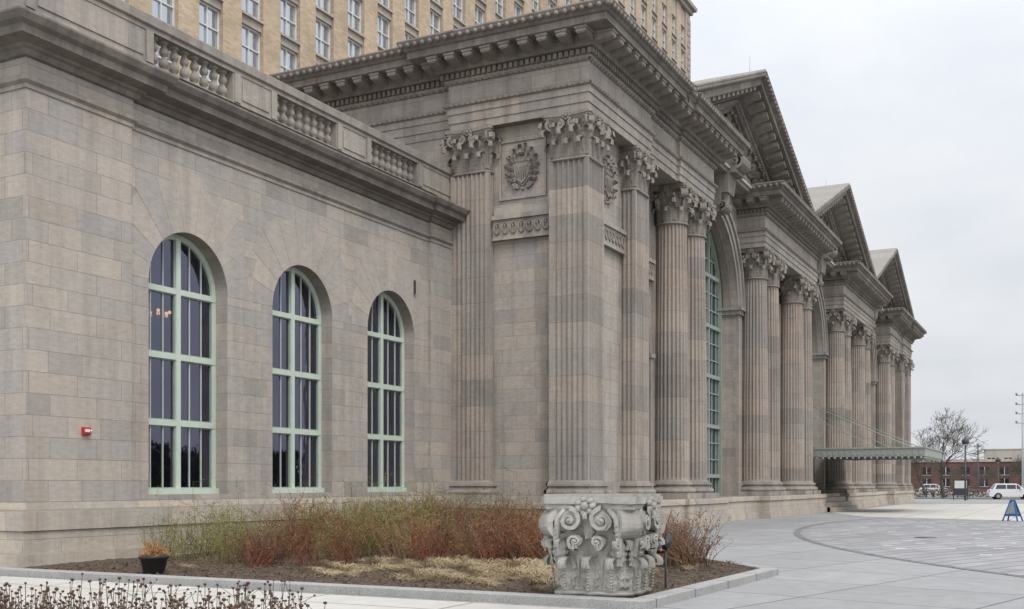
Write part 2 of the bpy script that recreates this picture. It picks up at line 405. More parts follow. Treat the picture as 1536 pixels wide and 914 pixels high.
def corinth(R, H, square=False, hi=False, mat='carved', straight=False):
    mb = MB()
    rad = (lambda a: min(1 / max(abs(cos(a)), abs(sin(a))), 1.3)) if square else (lambda a: 1.0)
    mb.lathe(0, 0, [(R * 1.04, 0), (R * 1.1, .02 * H), (R * 1.1, .05 * H), (R * .98, .07 * H), (R * .98, .45 * H), (R * 1.08, .7 * H), (R * 1.28, .88 * H)], 48, mat, True, rad)
    nt, ns = (22, 16) if hi else (12, 8)
    def face(f):
        fa = f * pi / 2; e = Vector((cos(fa), sin(fa), 0)); return e, Vector((-e.y, e.x, 0))
    t1, t2 = [], []
    if square:
        for f in range(4):
            e, p = face(f)
            for q in (-.66, 0, .66): t1.append((e * R + p * (q * R), e, p))
            for q in (-.33, .33): t2.append((e * R + p * (q * R), e, p))
            c = (e + p).normalized(); t2.append(((e + p) * R * .95, c, Vector((-c.y, c.x, 0))))
        wl = .30
    else:
        for k in range(8):
            a = 2 * pi * k / 8; e = Vector((cos(a), sin(a), 0)); t1.append((e * R, e, Vector((-e.y, e.x, 0))))
            a += pi / 8; e = Vector((cos(a), sin(a), 0)); t2.append((e * R, e, Vector((-e.y, e.x, 0))))
        wl = .40
    h1, h2 = (.36, .50) if hi else (.40, .58)
    for (O, e, p) in t1: leaf(mb, Vector(O) + UP * .03 * H, e, p, R * wl, h1 * H, mat, .20 if hi else .22, nt, ns)
    for (O, e, p) in t2: leaf(mb, Vector(O) - e * .02 * H + UP * .10 * H, e, p, R * wl * (.85 if hi else 1), h2 * H, mat, .13 if hi else .19, nt, ns, lean=.0 if hi else .05)
    ab = R * (1.42 if not square else 1.32)
    for k in range(4):
        a = pi / 4 + k * pi / 2; e = Vector((cos(a), sin(a), 0)); p = Vector((-sin(a), cos(a), 0))
        vr = (.165 if hi else .13) * H; rc = ab * 1.26
        C = e * (rc - vr * .7) + UP * (.88 * H - vr * 1.1)
        spiral(mb, C, e, UP, p, vr, 2.1 if hi else 1.9, .2 * H, .06 * H, mat, seg=24 if hi else 14)
        st = e * R * (1.0 if not square else 1.25) + UP * .45 * H; en = C + UP * vr
        mb.tube([st, st * .7 + en * .3 + UP * .12 * H - e * .02, en - e * .06 * H, en], [.04 * H, .045 * H, .05 * H, .04 * H], mat, 6)
        if not hi: leaf(mb, e * R * (1.05 if not square else 1.28) + UP * .4 * H, e, p, .13 * H, .42 * H, mat, .2, 8, 6, lean=.35)
    for f in range(4):
        e, p = face(f)
        for sg in (-1, 1):
            if not hi:
                C = e * R * 1.2 + p * (sg * R * .30) + UP * .74 * H
                spiral(mb, C, p * (-sg), UP, e, .095 * H, 1.7, .12 * H, .045 * H, mat)
                mb.tube([e * R * 1.02 + p * sg * R * .62 + UP * .45 * H, e * R * 1.12 + p * sg * R * .6 + UP * .68 * H, C + UP * .08 * H + p * sg * .02], [.03 * H, .04 * H, .035 * H], mat, 6)
                leaf(mb, e * R * 1.05 + p * sg * R * .62 + UP * .42 * H, e, p, .08 * H, .36 * H, mat, .2, 8, 6, lean=.15)
        for q in range(7):
            an = q * 2 * pi / 7; mb.ball(e * (ab * (1.02 if straight else .95)) + UP * (.91 * H + .065 * H * sin(an)) + p * .07 * H * cos(an), .042 * H, mat, 6)
        mb.ball(e * (ab * (1.05 if straight else .99)) + UP * .91 * H, .045 * H, mat, 8)
    pts = []
    for f in range(4):
        e, p = face(f)
        for s_ in [x / 6 for x in range(-6, 7)]:
            dip = 0 if straight else .14 * (1 - s_ * s_)
            pts.append(e * ab * (1 - dip) + p * ab * s_ * .9)
    P2 = lambda sc: [(q.x * sc, q.y * sc) for q in pts]
    mb.prism(P2(.96), .88 * H, .93 * H, mat); mb.prism(P2(1.0), .93 * H, H, mat)
    return mb

def flutes_plan(w, d, n, depth, mar=.1):
    pts = []
    def side(A, B, nn):
        A = Vector(A); B = Vector(B); L = (B - A).length; t = (B - A) / L; nrm = Vector((t.y, -t.x))
        pts.append(A)
        if nn < 1: return
        pit = (L - 2 * mar) / nn
        for k in range(nn):
            c = mar + pit * (k + .5); r = pit * .38
            for q in range(5):
                a = pi * q / 4
                pts.append(A + t * (c - r * cos(a)) - nrm * (sin(a) * depth))
    side((-w / 2, -d / 2), (w / 2, -d / 2), n); side((w / 2, -d / 2), (w / 2, d / 2), max(0, int(n * d / w)))
    side((w / 2, d / 2), (-w / 2, d / 2), n); side((-w / 2, d / 2), (-w / 2, -d / 2), max(0, int(n * d / w)))
    return [(p.x, p.y) for p in pts]
ZB, ZC0, ZC1 = 1.05, 11.5, 12.95
def column_shaft_mesh():
    mb = MB(); R0 = .66
    mb.box(-.92, .92, -.92, .92, ZB, ZB + .22, 'trim')
    pr = [(.88, ZB + .22), (.92, ZB + .28), (.92, ZB + .36), (.86, ZB + .42), (.76, ZB + .45), (.74, ZB + .5), (.8, ZB + .53), (.81, ZB + .6), (.76, ZB + .64), (.70, ZB + .67), (.68, ZB + .72)]
    mb.lathe(0, 0, pr, 40, 'trim')
    N = 24; ang = []
    for k in range(N):
        c = 2 * pi * k / N; hw = pi / N * .8
        for q in (-1, -.6, -.2, .2, .6, 1): ang.append((c + hw * q, (1 - q * q) * .07))
    zs = [ZB + .7, ZB + .85, 4, 6.5, 9, ZC0 - .15, ZC0 + .05]; vs = []
    for i, z in enumerate(zs):
        f = (z - ZB) / (ZC0 - ZB); r = R0 * (1 - .14 * f ** 1.8)
        for (a, dp) in ang:
            rr = r - (dp if 0 < i < len(zs) - 1 else 0); vs.append((rr * cos(a), rr * sin(a), z))
    n = len(ang)
    fs = [(i * n + k, i * n + (k + 1) % n, (i + 1) * n + (k + 1) % n, (i + 1) * n + k) for i in range(len(zs) - 1) for k in range(n)]
    mb.add(vs, fs, 'drum'); return mb
def pier_shaft(w, d, n, mar=.12):
    mb = MB()
    mb.box(-w / 2 - .2, w / 2 + .2, -d / 2 - .2, d / 2 + .2, ZB, ZB + .22, 'trim')
    prof = [(.18, ZB + .22), (.2, ZB + .3), (.16, ZB + .38), (.08, ZB + .42), (.07, ZB + .47), (.12, ZB + .5), (.12, ZB + .57), (.05, ZB + .62), (.0, ZB + .68)]
    path = [(-w / 2, d / 2), (-w / 2, -d / 2), (w / 2, -d / 2), (w / 2, d / 2), (-w / 2, d / 2 + .0001)]
    mb.sweep(path, prof, 'trim', False)
    mb.prism(flutes_plan(w, d, n, .065, mar), ZB + .6, ZC0 + .02, 'drum')
    return mb

def arch_wall(mb, x0, x1, z0, z1, y, ops, depth, mat, seg=28, revmat=None):
    revmat = revmat or mat
    cur = x0
    for (cx, r, zs, zl) in sorted(ops):
        mb.quad((cur, y, z0), (cx - r, y, z0), (cx - r, y, z1), (cur, y, z1), mat)
        if zl > z0 + 1e-4: mb.quad((cx - r, y, z0), (cx + r, y, z0), (cx + r, y, zl), (cx - r, y, zl), mat)
        pts = [(cx - r * cos(pi * k / seg), zs + r * sin(pi * k / seg)) for k in range(seg + 1)]
        for a, b in zip(pts, pts[1:]):
            mb.quad((a[0], y, a[1]), (b[0], y, b[1]), (b[0], y, z1), (a[0], y, z1), mat)
            mb.add([(a[0], y, a[1]), (b[0], y, b[1]), (b[0], y + depth, b[1]), (a[0], y + depth, a[1])], [(0, 1, 2, 3)], revmat, True)
        for sx in (cx - r, cx + r):
            mb.quad((sx, y, zl), (sx, y, zs), (sx, y + depth, zs), (sx, y + depth, zl), revmat)
        mb.quad((cx - r, y, zl), (cx + r, y, zl), (cx + r, y + depth, zl), (cx - r, y + depth, zl), revmat)
        cur = cx + r
    mb.quad((cur, y, z0), (x1, y, z0), (x1, y, z1), (cur, y, z1), mat)
def arc_band(mb, cx, zs, r0, r1, y0, y1, mat, a0=0, a1=pi, seg=32, smooth=False):
    vs = []
    for k in range(seg + 1):
        a = a0 + (a1 - a0) * k / seg
        for (r, y) in ((r0, y1), (r0, y0), (r1, y0), (r1, y1)):
            vs.append((cx + r * cos(a), y, zs + r * sin(a)))
    fs = [(k * 4 + q, k * 4 + (q + 1) % 4, (k + 1) * 4 + (q + 1) % 4, (k + 1) * 4 + q) for k in range(seg) for q in range(4)]
    fs += [(0, 1, 2, 3), (seg * 4, seg * 4 + 1, seg * 4 + 2, seg * 4 + 3)]
    mb.add(vs, fs, mat, smooth)
def arch_pane(mb, cx, r, zs, zl, y, mat, seg=24):
    pts = [(cx + r, y, zl)] + [(cx + r * cos(pi * k / seg), y, zs + r * sin(pi * k / seg)) for k in range(seg + 1)] + [(cx - r, y, zl)]
    mb.add(pts, [tuple(range(len(pts)))], mat)

# ================================================================== STATION
station = empty('train_station')
YW = 17.9; XL = 14.4; XS = 30.5; CXM = 68.05
arches = [47.7, 68.05, 88.4]
wing = MB()
wins = [18.87, 23.02, 27.2]; WR, WS, WL = 1.25, 6.08, 1.38
arch_wall(wing, 17.05, 29.25, 1.1, 9.4, YW, [(c, WR, WS, WL) for c in wins], .42, 'wall')
for (a, b) in ((XL, 17.05), (29.25, 30.84)):
    wing.box(a, b, YW - .10, YW + .5, 1.1, 9.4, 'wall')
wing.box(XL, XL + .5, YW + .5, 34, 1.1, 9.4, 'wall')
wpath = [(XL, 34), (XL, YW - .1), (17.05, YW - .1), (17.05, YW), (29.25, YW), (29.25, YW - .1), (30.84, YW - .1)]
wing.sweep(wpath, [(0, 9.2), (.03, 9.2), (.03, 9.28), (.09, 9.34), (.1, 9.42), (.02, 9.45)], 'trim')
wing.sweep(wpath, [(.02, 9.45), (.02, 9.78)], 'wall', False)
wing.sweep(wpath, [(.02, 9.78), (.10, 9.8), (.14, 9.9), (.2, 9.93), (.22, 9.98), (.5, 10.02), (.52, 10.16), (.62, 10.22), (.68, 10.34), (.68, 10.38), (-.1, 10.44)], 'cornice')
wing.sweep(wpath, [(0, 1.25), (.04, 1.25), (.1, 1.12), (.3, 1.08), (.3, .72), (.26, .7), (.26, .3), (.34, .27), (.34, -.2)], 'plinth')
ppath = [(XL, 34), (XL, YW - .02), (30.84, YW - .02)]
wing.sweep(ppath, [(0, 10.4), (0, 10.55), (-.04, 10.6), (-.04, 10.74), (.02, 10.76), (.02, 10.78), (-.42, 10.79)], 'trim')
wing.sweep(ppath, [(-.4, 11.48), (.02, 11.48), (.02, 11.56), (.08, 11.6), (.1, 11.78), (.05, 11.82), (-.42, 11.83)], 'trim')
bal = [(19.02, 1.27), (23.17, 1.25), (27.35, 1.25)]
cur = XL
for (c, h) in bal + [(None, None)]:
    e = (c - h) if c else 30.84
    wing.box(cur + .001, e, YW - .02, YW + .36, 10.78, 11.49, 'trim')
    if e - cur > 1.0:
        wing.box(cur + .32, e - .32, YW - .045, YW, 10.90, 11.36, 'trim')
        for q in (cur + .14, e - .14): wing.box(q - .1, q + .1, YW - .06, YW, 10.79, 11.48, 'trim')
    if c: cur = c + h
wing.box(XL, XL + .4, YW + .36, 34, 10.78, 11.49, 'trim')
wing.box(XL + .4, 31, YW + .42, 34, 10.2, 10.4, 'roof')
vs_mb = MB()
for c in wins:
    nb = 11
    for k in range(nb):
        a0 = pi * k / nb + .003; a1 = pi * (k + 1) / nb - .003
        mid = max(abs(cos(a0)), abs(cos(a1))); lim = (2.03 / max(mid, .2))
        rr = min(2.4 + (.14 if k % 2 else 0), lim)
        if k == nb // 2: rr = 2.65
        arc_band(vs_mb, c, WS, WR, rr, YW - .005, YW + .001, 'vous', a0, a1, 4)
obj('wing_voussoirs', vs_mb, station)
obj('wing_walls', wing, station)
bmb = MB()
for (c, h) in bal:
    n = 8
    for k in range(n):
        x = c - h + (k + .5) * 2 * h / n
        z = 10.78
        pr = [(.10, z), (.10, z + .06), (.06, z + .08), (.055, z + .1), (.10, z + .16), (.115, z + .22), (.09, z + .3), (.05, z + .35), (.05, z + .37), (.09, z + .42), (.105, z + .48), (.08, z + .56), (.055, z + .61), (.055, z + .63), (.1, z + .65), (.1, z + .71)]
        bmb.lathe(x, YW + .16, pr, 14, 'trim')
obj('balustrade_balusters', bmb, station)
wf = MB(); gl = MB(); cu = MB()
yf = YW + .36
for wi, c in enumerate(wins):
    arc_band(wf, c, WS, WR - .12, WR + .02, yf, yf + .16, 'frame', 0, pi, 24)
    for sx in (-1, 1):
        x0 = c + sx * (WR - .05); wf.box(x0 - .07, x0 + .07, yf, yf + .16, WL + .07, WS, 'frame')
    wf.box(c - WR, c + WR, yf - .10, yf + .2, WL, WL + .13, 'frame')
    wf.box(c - .07, c + .07, yf - .02, yf + .14, WL + .13, WS + WR - .05, 'frame')
    for z in (3.0, 4.52, 6.02):
        wf.box(c - WR + .02, c + WR - .02, yf - .012, yf + .13, z - .065, z + .065, 'frame')
    for sx in (-1, 1):
        for q, wv in ((.42, .009), (.80, .009)):
            x = c + sx * q; top = WS + sqrt(WR ** 2 - q ** 2) - .08
            wf.box(x - wv, x + wv, yf + .04, yf + .08, WL + .1, top, 'frame')
        for (za, zb) in ((WL + .13, 2.935), (3.065, 4.455), (4.585, 5.955)):
            xa, xb = (c + sx * .07, c + sx * (WR - .12)); xa, xb = min(xa, xb), max(xa, xb)
            for (p0, p1, q0, q1) in ((xa, xa + .025, za, zb), (xb - .025, xb, za, zb), (xa + .025, xb - .025, za, za + .025), (xa + .025, xb - .025, zb - .025, zb)):
                wf.box(p0, p1, yf + .02, yf + .1, q0, q1, 'frame2')
    arch_pane(gl, c, WR - .05, WS, WL + .05, yf + .07, 'glass')
    for (a, b) in ((-1.25, -1.0), (1.0, 1.25)):
        pts = []
        for k in range(13):
            u = k / 12; pts.append((c + a + (b - a) * u, yf + .55 + .05 * cos(u * pi * 7)))
        for p, q in zip(pts, pts[1:]): cu.quad((p[0], p[1], 1.2), (q[0], q[1], 1.2), (q[0], q[1], 7.6), (p[0], p[1], 7.6), 'curtain')
obj('wing_window_frames', wf, station); obj('wing_window_glass', gl, station); obj('wing_curtains', cu, station)
it = MB()
it.box(XL + .55, 30.6, 24.0, 24.1, 0.9, 9.3, 'interior'); it.box(XL + .55, 30.6, YW + .9, 24.0, .8, .9, 'interior')
it.box(XL + .55, 30.6, YW + .6, 24, 9.2, 9.3, 'interior'); it.box(XL + .55, XL + .65, YW + .6, 24, .9, 9.2, 'interior'); it.box(30.6, 30.7, YW + .6, 24, .9, 9.2, 'interior')
for (a, b) in ((20.4, 21.5), (24.6, 25.7)): it.box(a, b, YW + .43, YW + .6, .9, 9.2, 'interior')
for x in (20.5, 23.5, 26.5, 29.0): it.box(x, x + .35, 22.2, 22.5, .9, 9.2, 'curtain')
obj('wing_interior', it, station)
ch = MB()
for k in range(8):
    a = k * pi / 4; ch.ball((20.9 + .28 * cos(a), 20.9 + .28 * sin(a), 5.98 + .06 * (k % 2)), .05, 'warm', 6)
    ch.tube([(20.9, 20.9, 6.5), (20.9 + .28 * cos(a), 20.9 + .28 * sin(a), 5.9)], [.01, .01], 'darkmetal', 4)
ch.tube([(20.9, 20.9, 9.2), (20.9, 20.9, 6.3)], [.02, .02], 'darkmetal', 5)
for (x, y, z) in ((25.3, 20.2, 3.3), (26.1, 20.8, 3.2), (29.0, 20.2, 3.4), (29.9, 20.8, 3.3)): ch.ball((x, y, z), .06, 'warm', 8, (1, 1, 1.5))
obj('chandelier', ch, station)

# ---- main hall walls
hall = MB()
ops = [(c, 3.9, 10.1, 1.06) for c in arches] + [(37.85, 1.35, 6.55, 1.06), (2 * CXM - 37.85, 1.35, 6.55, 1.06)]
arch_wall(hall, 35.8, 2 * CXM - 35.8, ZB, 15.3, 14.3, ops, .95, 'wall_main')
XR = 2 * CXM - XS
for (a, b) in ((XS + .35, 35.9), (2 * CXM - 35.9, XR - .35)):
    hall.box(a, b, 13.55, 15.6, ZB, 13.0, 'wall_main')
hall.box(XS + .35, XS + .8, 15.6, 17.8, ZB, 13.0, 'wall_main')
hall.box(XS + .38, XS + .8, 17.8, 32, ZB, 15.3, 'wall_main')
hall.box(XR - .8, XR - .38, 15.6, 32, ZB, 15.3, 'wall_main')
hall.box(XS + .8, XR - .8, 31.5, 32, ZB, 15.3, 'wall_main')
hall.box(XS + .4, XR - .4, 13.3, 32.2, 15.45, 15.55, 'roof')
for y0, y1 in ((14.32, 16.38),):
    hall.box(XS + .2, XS + .36, y0, y1, 9.42, 9.98, 'trim')
    hall.box(XS + .12, XS + .36, y0, y1, 9.98, 10.12, 'trim')
    hall.box(XS + .17, XS + .36, y0, y1, 9.34, 9.42, 'trim')
    hall.box(XS + .24, XS + .36, y0 + .02, y1 - .02, 10.12, 10.38, 'plinth')
    for k in range(7):
        yy = y0 + .17 + k * .285
        hall.tube([(XS + .17, yy + .1 * cos(a), 9.70 + .17 * sin(a)) for a in [i * pi / 6 for i in range(13)]], [.026] * 13, 'carved', 5)
        leaf(hall, (XS + .2, yy, 9.55), (-1, 0, 0), (0, 1, 0), .05, .26, 'carved', .2, 6, 4)
def framepanel_x(x, y0, y1, z0, z1, w=.07, p=.05):
    hall.box(x - p, x + .01, y0, y0 + w, z0, z1, 'trim'); hall.box(x - p, x + .01, y1 - w, y1, z0, z1, 'trim')
    hall.box(x - p, x + .01, y0 + w, y1 - w, z0, z0 + w, 'trim'); hall.box(x - p, x + .01, y0 + w, y1 - w, z1 - w, z1, 'trim')
framepanel_x(XS + .35, 14.55, 16.2, 10.62, 12.5)
for (a, b, yy) in ((31.82, 34.58, 13.55), (35.92, 39.6, 14.3), (2 * CXM - 34.58, 2 * CXM - 31.82, 13.55), (2 * CXM - 39.6, 2 * CXM - 35.92, 14.3)):
    hall.box(a, b, yy - .16, yy + .01, 9.42, 9.98, 'trim'); hall.box(a, b, yy - .23, yy + .01, 9.98, 10.12, 'trim'); hall.box(a, b, yy - .19, yy + .01, 9.34, 9.42, 'trim')
    k = a + .2
    while k < b - .1:
        hall.tube([(k + .1 * cos(t), yy - .18, 9.70 + .17 * sin(t)) for t in [i * pi / 5 for i in range(11)]], [.022] * 11, 'carved', 5); k += .29
def keystone(cx):
    for i, (z0, z1, w0, w1, yo) in enumerate(((13.7, 14.5, .42, .52, 13.75), (14.5, 15.3, .52, .62, 13.35), (15.3, 16.1, .62, .72, 12.95))):
        hall.hexa([(cx - w0, yo + .1, z0), (cx + w0, yo + .1, z0), (cx + w0, 14.4, z0), (cx - w0, 14.4, z0), (cx - w1, yo, z1), (cx + w1, yo, z1), (cx + w1, 14.4, z1), (cx - w1, 14.4, z1)], 'carved')
    spiral(hall, (cx, 13.1, 15.75), (0, -1, 0), (0, 0, 1), (1, 0, 0), .42, 1.8, 1.2, .12, 'carved')
    spiral(hall, (cx, 13.75, 14.0), (0, -1, 0), (0, 0, 1), (1, 0, 0), .25, 1.8, .9, .08, 'carved', start=-pi / 2, dirn=1)
    leaf(hall, (cx, 13.6, 14.1), (0, -1, 0), (1, 0, 0), .36, 1.5, 'carved', .12)
for c in arches:
    arc_band(hall, c, 10.1, 3.9, 4.12, 14.2, 14.31, 'trim'); arc_band(hall, c, 10.1, 4.12, 4.4, 14.12, 14.31, 'trim'); arc_band(hall, c, 10.1, 4.4, 4.56, 14.02, 14.31, 'trim')
    arc_band(hall, c, 10.1, 3.80, 3.899, 14.55, 14.9, 'carved')
    for sx in (-1, 1):
        x = c + sx * 4.2
        hall.box(x - .42, x + .42, 14.08, 15.2, 9.75, 9.95, 'trim'); hall.box(x - .5, x + .5, 13.98, 15.2, 9.95, 10.1, 'trim')
        hall.box(x - .28, x + .28, 14.17, 14.31, ZB, 9.75, 'drum')
    keystone(c)
for c in (37.85, 2 * CXM - 37.85):
    arc_band(hall, c, 6.55, 1.35, 1.62, 14.18, 14.31, 'trim')
    hall.box(c - .2, c + .2, 14.02, 14.31, 7.75, 8.35, 'carved')
    for sx in (-1, 1): hall.box(c + sx * 1.5 - .16, c + sx * 1.5 + .16, 14.14, 14.31, ZB, 6.4, 'trim'); hall.box(c + sx * 1.5 - .22, c + sx * 1.5 + .22, 14.08, 14.31, 6.4, 6.55, 'trim')
obj('hall_walls', hall, station)
bg = MB()
for c in arches:
    arch_pane(bg, c, 3.9, 10.1, 1.06, 15.18, 'glass_dark', 32)
    arc_band(bg, c, 10.1, 3.76, 3.9, 14.98, 15.17, 'frame2')
    for sx in (-1, 1): bg.box(c + sx * 3.82 - .08, c + sx * 3.82 + .08, 14.98, 15.17, 1.06, 10.1, 'frame2')
    for k in range(-5, 6):
        x = c + k * .68; w = .07 if k in (-3, 0, 3) else .022; dp = .12 if k in (-3, 0, 3) else .05
        bg.box(x - w, x + w, 15.17 - dp, 15.178, 1.06, 10.1 + sqrt(max(0, 3.8 ** 2 - (k * .68) ** 2)), 'frame2')
    z = 2.0; i = 0
    while z < 13.6:
        hw = 3.78 if z < 10.1 else sqrt(max(.01, 3.78 ** 2 - (z - 10.1) ** 2)); w = .085 if i % 3 == 0 else .025; dp = .14 if i % 3 == 0 else .06
        bg.box(c - hw, c + hw, 15.165 - dp, 15.172, z - w, z + w, 'frame2'); z += .78; i += 1
for c in (37.85, 2 * CXM - 37.85):
    arch_pane(bg, c, 1.35, 6.55, 1.06, 15.1, 'glass_dark', 20); bg.box(c - .05, c + .05, 15, 15.09, 1.06, 7.85, 'frame2')
    for z in (2.6, 4.2, 5.6, 6.6): bg.box(c - 1.35, c + 1.35, 15.01, 15.085, z - .04, z + .04, 'frame2')
obj('hall_windows', bg, station)

# ---- entablature
ent = MB()
paths = [[(XS + .35, 32), (XS + .35, 17.85), (XS, 17.85), (XS, 13.0), (36.0, 13.0), (36.0, 13.12), (39.2, 13.12), (39.2, 13.0), (43.5, 13.0), (43.5, 14.32)]]
for a, b in ((51.9, 63.85), (72.25, 84.2)): paths.append([(a, 14.32), (a, 13.0), (b, 13.0), (b, 14.32)])
mir = [(2 * CXM - x, y) for (x, y) in reversed(paths[0])]; paths.append(mir)
arch_prof = [(-1.2, 12.952), (0, 12.952), (0, 13.2), (.035, 13.2), (.035, 13.48), (.07, 13.48), (.07, 13.68), (.14, 13.72), (.16, 13.8), (.02, 13.84)]
fr_prof = [(.02, 13.84), (.02, 14.42)]
fr2 = [(.02, 14.42), (.08, 14.44), (.12, 14.5), (.14, 14.55), (.14, 14.56)]
corn_prof = [(.14, 14.56), (.14, 14.74), (.3, 14.77), (.34, 14.84), (.34, 15.12), (.95, 15.12), (.95, 15.14), (.99, 15.14), (.99, 15.34), (1.05, 15.37), (1.1, 15.45), (1.2, 15.52), (1.24, 15.62), (1.2, 15.68), (-.6, 15.70)]
for p in paths:
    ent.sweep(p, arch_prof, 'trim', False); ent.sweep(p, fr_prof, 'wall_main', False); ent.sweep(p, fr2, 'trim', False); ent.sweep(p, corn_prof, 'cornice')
    ent.along(p, .14, .19, lambda o, t, n: ent.boxl(o, t, n, -.055, .055, .135, .25, 14.57, 14.73, 'cornice'), .4)
    def modil(o, t, n):
        ent.boxl(o, t, n, -.16, .16, .33, .90, 14.84, 15.125, 'carved', 14.96)
        ent.boxl(o, t, n, -.19, .19, .33, .93, 15.06, 15.122, 'trim')
        ent.boxl(o, t, n, -.13, .13, .66, .88, 14.88, 14.99, 'carved', 14.93)
    ent.along(p, .34, .66, modil, .5, .2)
    ent.along(p, 1.12, .27, lambda o, t, n: ent.ball((o[0] + n[0] * 1.16, o[1] + n[1] * 1.16, 15.52), .095, 'carved', 6), .5)
    ent.along(p, .1, .22, lambda o, t, n: ent.ball((o[0] + n[0] * .1, o[1] + n[1] * .1, 14.46), .065, 'carved', 5), .5)
    ent.along(p, .14, .2, lambda o, t, n: ent.ball((o[0] + n[0] * .14, o[1] + n[1] * .14, 13.74), .05, 'carved', 5), .5)
obj('hall_entablature', ent, station)

# ---- gables
gb = MB(); HW = 10.175; ZE, ZP = 15.78, 19.72
def rz(x, c): return ZP - (ZP - ZE) * abs(x - c) / HW
rp = [(13.61, -1.55), (13.4, -1.55), (13.4, -1.35), (13.25, -1.32), (13.22, -1.2), (13.22, -1.02), (13.0, -.95), (12.95, -.62), (12.15, -.6), (12.15, -.56), (12.1, -.56), (12.1, -.32), (12.0, -.26), (11.88, -.14), (11.84, -.04), (11.86, 0), (14.5, 0.004)]
for c in arches:
    for sx in (-1, 1):
        xa, xb = c, c + sx * HW
        n = len(rp); vs = [(x, y, rz(x, c) + h) for x in (xa, xb) for (y, h) in rp]
        gb.add(vs, [(k, k + 1, k + 1 + n, k + n) for k in range(n - 1)], 'cornice')
        P = lambda X, y, h: (X, y, rz(X, c) + h)
        x = .45
        while x < HW - .4:
            X = c + sx * x
            gb.hexa([P(X - .17, 12.25, -.76), P(X + .17, 12.25, -.76), P(X + .17, 12.97, -.92), P(X - .17, 12.97, -.92), P(X - .17, 12.25, -.598), P(X + .17, 12.25, -.598), P(X + .17, 12.97, -.618), P(X - .17, 12.97, -.618)], 'trim')
            x += .68
        x = .12
        while x < HW - .2:
            X = c + sx * x
            gb.hexa([P(X - .055, 13.11, -1.19), P(X + .055, 13.11, -1.19), P(X + .055, 13.23, -1.19), P(X - .055, 13.23, -1.19), P(X - .055, 13.11, -1.04), P(X + .055, 13.11, -1.04), P(X + .055, 13.23, -1.04), P(X - .055, 13.23, -1.04)], 'trim')
            x += .2
        x = .15
        while x < HW:
            X = c + sx * x; gb.ball(P(X, 11.92, -.16), .095, 'carved', 6); x += .27
        gb.quad((c, 14.4, ZP), (c, 31, ZP), (c + sx * HW, 31, ZE), (c + sx * HW, 14.4, ZE), 'roof')
        gb.hexa([(c, 11.9, ZP + .006), (c, 14.6, ZP + .006), (xb, 14.6, ZE + .006), (xb, 11.9, ZE + .006), (c, 11.9, ZP + .09), (c, 14.6, ZP + .09), (xb, 14.6, ZE + .09), (xb, 11.9, ZE + .09)], 'roof')
    zb = 15.3
    gb.add([(c - HW, 13.6, zb), (c + HW, 13.6, zb), (c + HW, 13.6, ZE - .3), (c, 13.6, ZP - .3), (c - HW, 13.6, ZE - .3)], [(0, 1, 2, 3, 4)], 'wall_main')
    gb.quad((c - HW, 13.6, zb), (c + HW, 13.6, zb), (c + HW, 14.4, zb), (c - HW, 14.4, zb), 'trim')
    gb.box(c - 4.4, c + 4.4, 13.42, 13.62, 15.3, 15.5, 'trim')
    for k in range(10):
        a = k * 2 * pi / 10; leaf(gb, (c + .35 * cos(a), 13.55, 17.2 + .35 * sin(a)), (0, -1, 0), (-sin(a), 0, cos(a)), .22, .62, 'carved', .2, up=Vector((cos(a), 0, sin(a))))
    gb.ball((c, 13.5, 17.2), .42, 'carved', 12, (1, .4, 1.1))
    for sx in (-1, 1):
        for k in range(5):
            leaf(gb, (c + sx * (.9 + k * .75), 13.52, 16.75 - k * .15), (0, -1, 0), (0, 0, 1), .34 - .03 * k, .95, 'carved', .28, up=Vector((sx, 0, .1)))
        spiral(gb, (c + sx * 4.3, 13.5, 16.15), (sx, 0, 0), (0, 0, 1), (0, 1, 0), .3, 1.8, .2, .08, 'carved')
obj('gables', gb, station)
rb = MB()
for c in arches: rb.add([(c - HW, 31, 15.4), (c + HW, 31, 15.4), (c + HW, 31, ZE), (c, 31, ZP), (c - HW, 31, ZE)], [(0, 1, 2, 3, 4)], 'wall_main')
obj('roof_back', rb, station)
an = MB()
an.tube([(47.7, 12.6, ZP), (47.7, 12.6, ZP + .8)], [.015, .008], 'steel', 4); an.tube([(64.5, 12.6, 17.2), (64.5, 12.6, 19.2)], [.015, .008], 'steel', 4)
obj('lightning_rods', an, station)

# ---- plinth
pl = MB()
base_prof = [(0, ZB + .001), (.28, ZB + .001), (.30, ZB - .05), (.30, ZB - .2), (.24, ZB - .24), (.24, .35), (.32, .30), (.32, -.2)]
pathb = [(XS, 17.5), (XS, 13.0), (39.3, 13.0), (39.3, 12.85), (43.9, 12.85), (43.9, 13.4), (51.5, 13.4), (51.5, 12.85), (64.2, 12.85), (64.2, 13.4), (71.9, 13.4), (71.9, 12.85), (84.6, 12.85), (84.6, 13.4), (92.2, 13.4), (92.2, 12.85), (96.8, 12.85), (96.8, 13.0), (XR, 13.0), (XR, 32)]
pl.sweep(pathb, base_prof, 'plinth', False)
for (a, b, y) in ((XS, 39.3, 13.0), (39.3, 43.9, 12.85), (43.9, 51.5, 13.4), (51.5, 64.2, 12.85), (64.2, 71.9, 13.4), (71.9, 84.6, 12.85), (84.6, 92.2, 13.4), (92.2, 96.8, 12.85), (96.8, XR, 13.0)):
    pl.quad((a, y, ZB), (b, y, ZB), (b, 15.3, ZB), (a, 15.3, ZB), 'plinth')
pl.quad((XS, 13.0, ZB - .002), (XS + .4, 13.0, ZB - .002), (XS + .4, 18, ZB - .002), (XS, 18, ZB - .002), 'plinth')
for k in range(3): pl.box(64.6, 71.5, 13.1 - .36 * (3 - k), 13.4, 0, .28 * (k + 1), 'plinth')
obj('hall_plinth', pl, station)

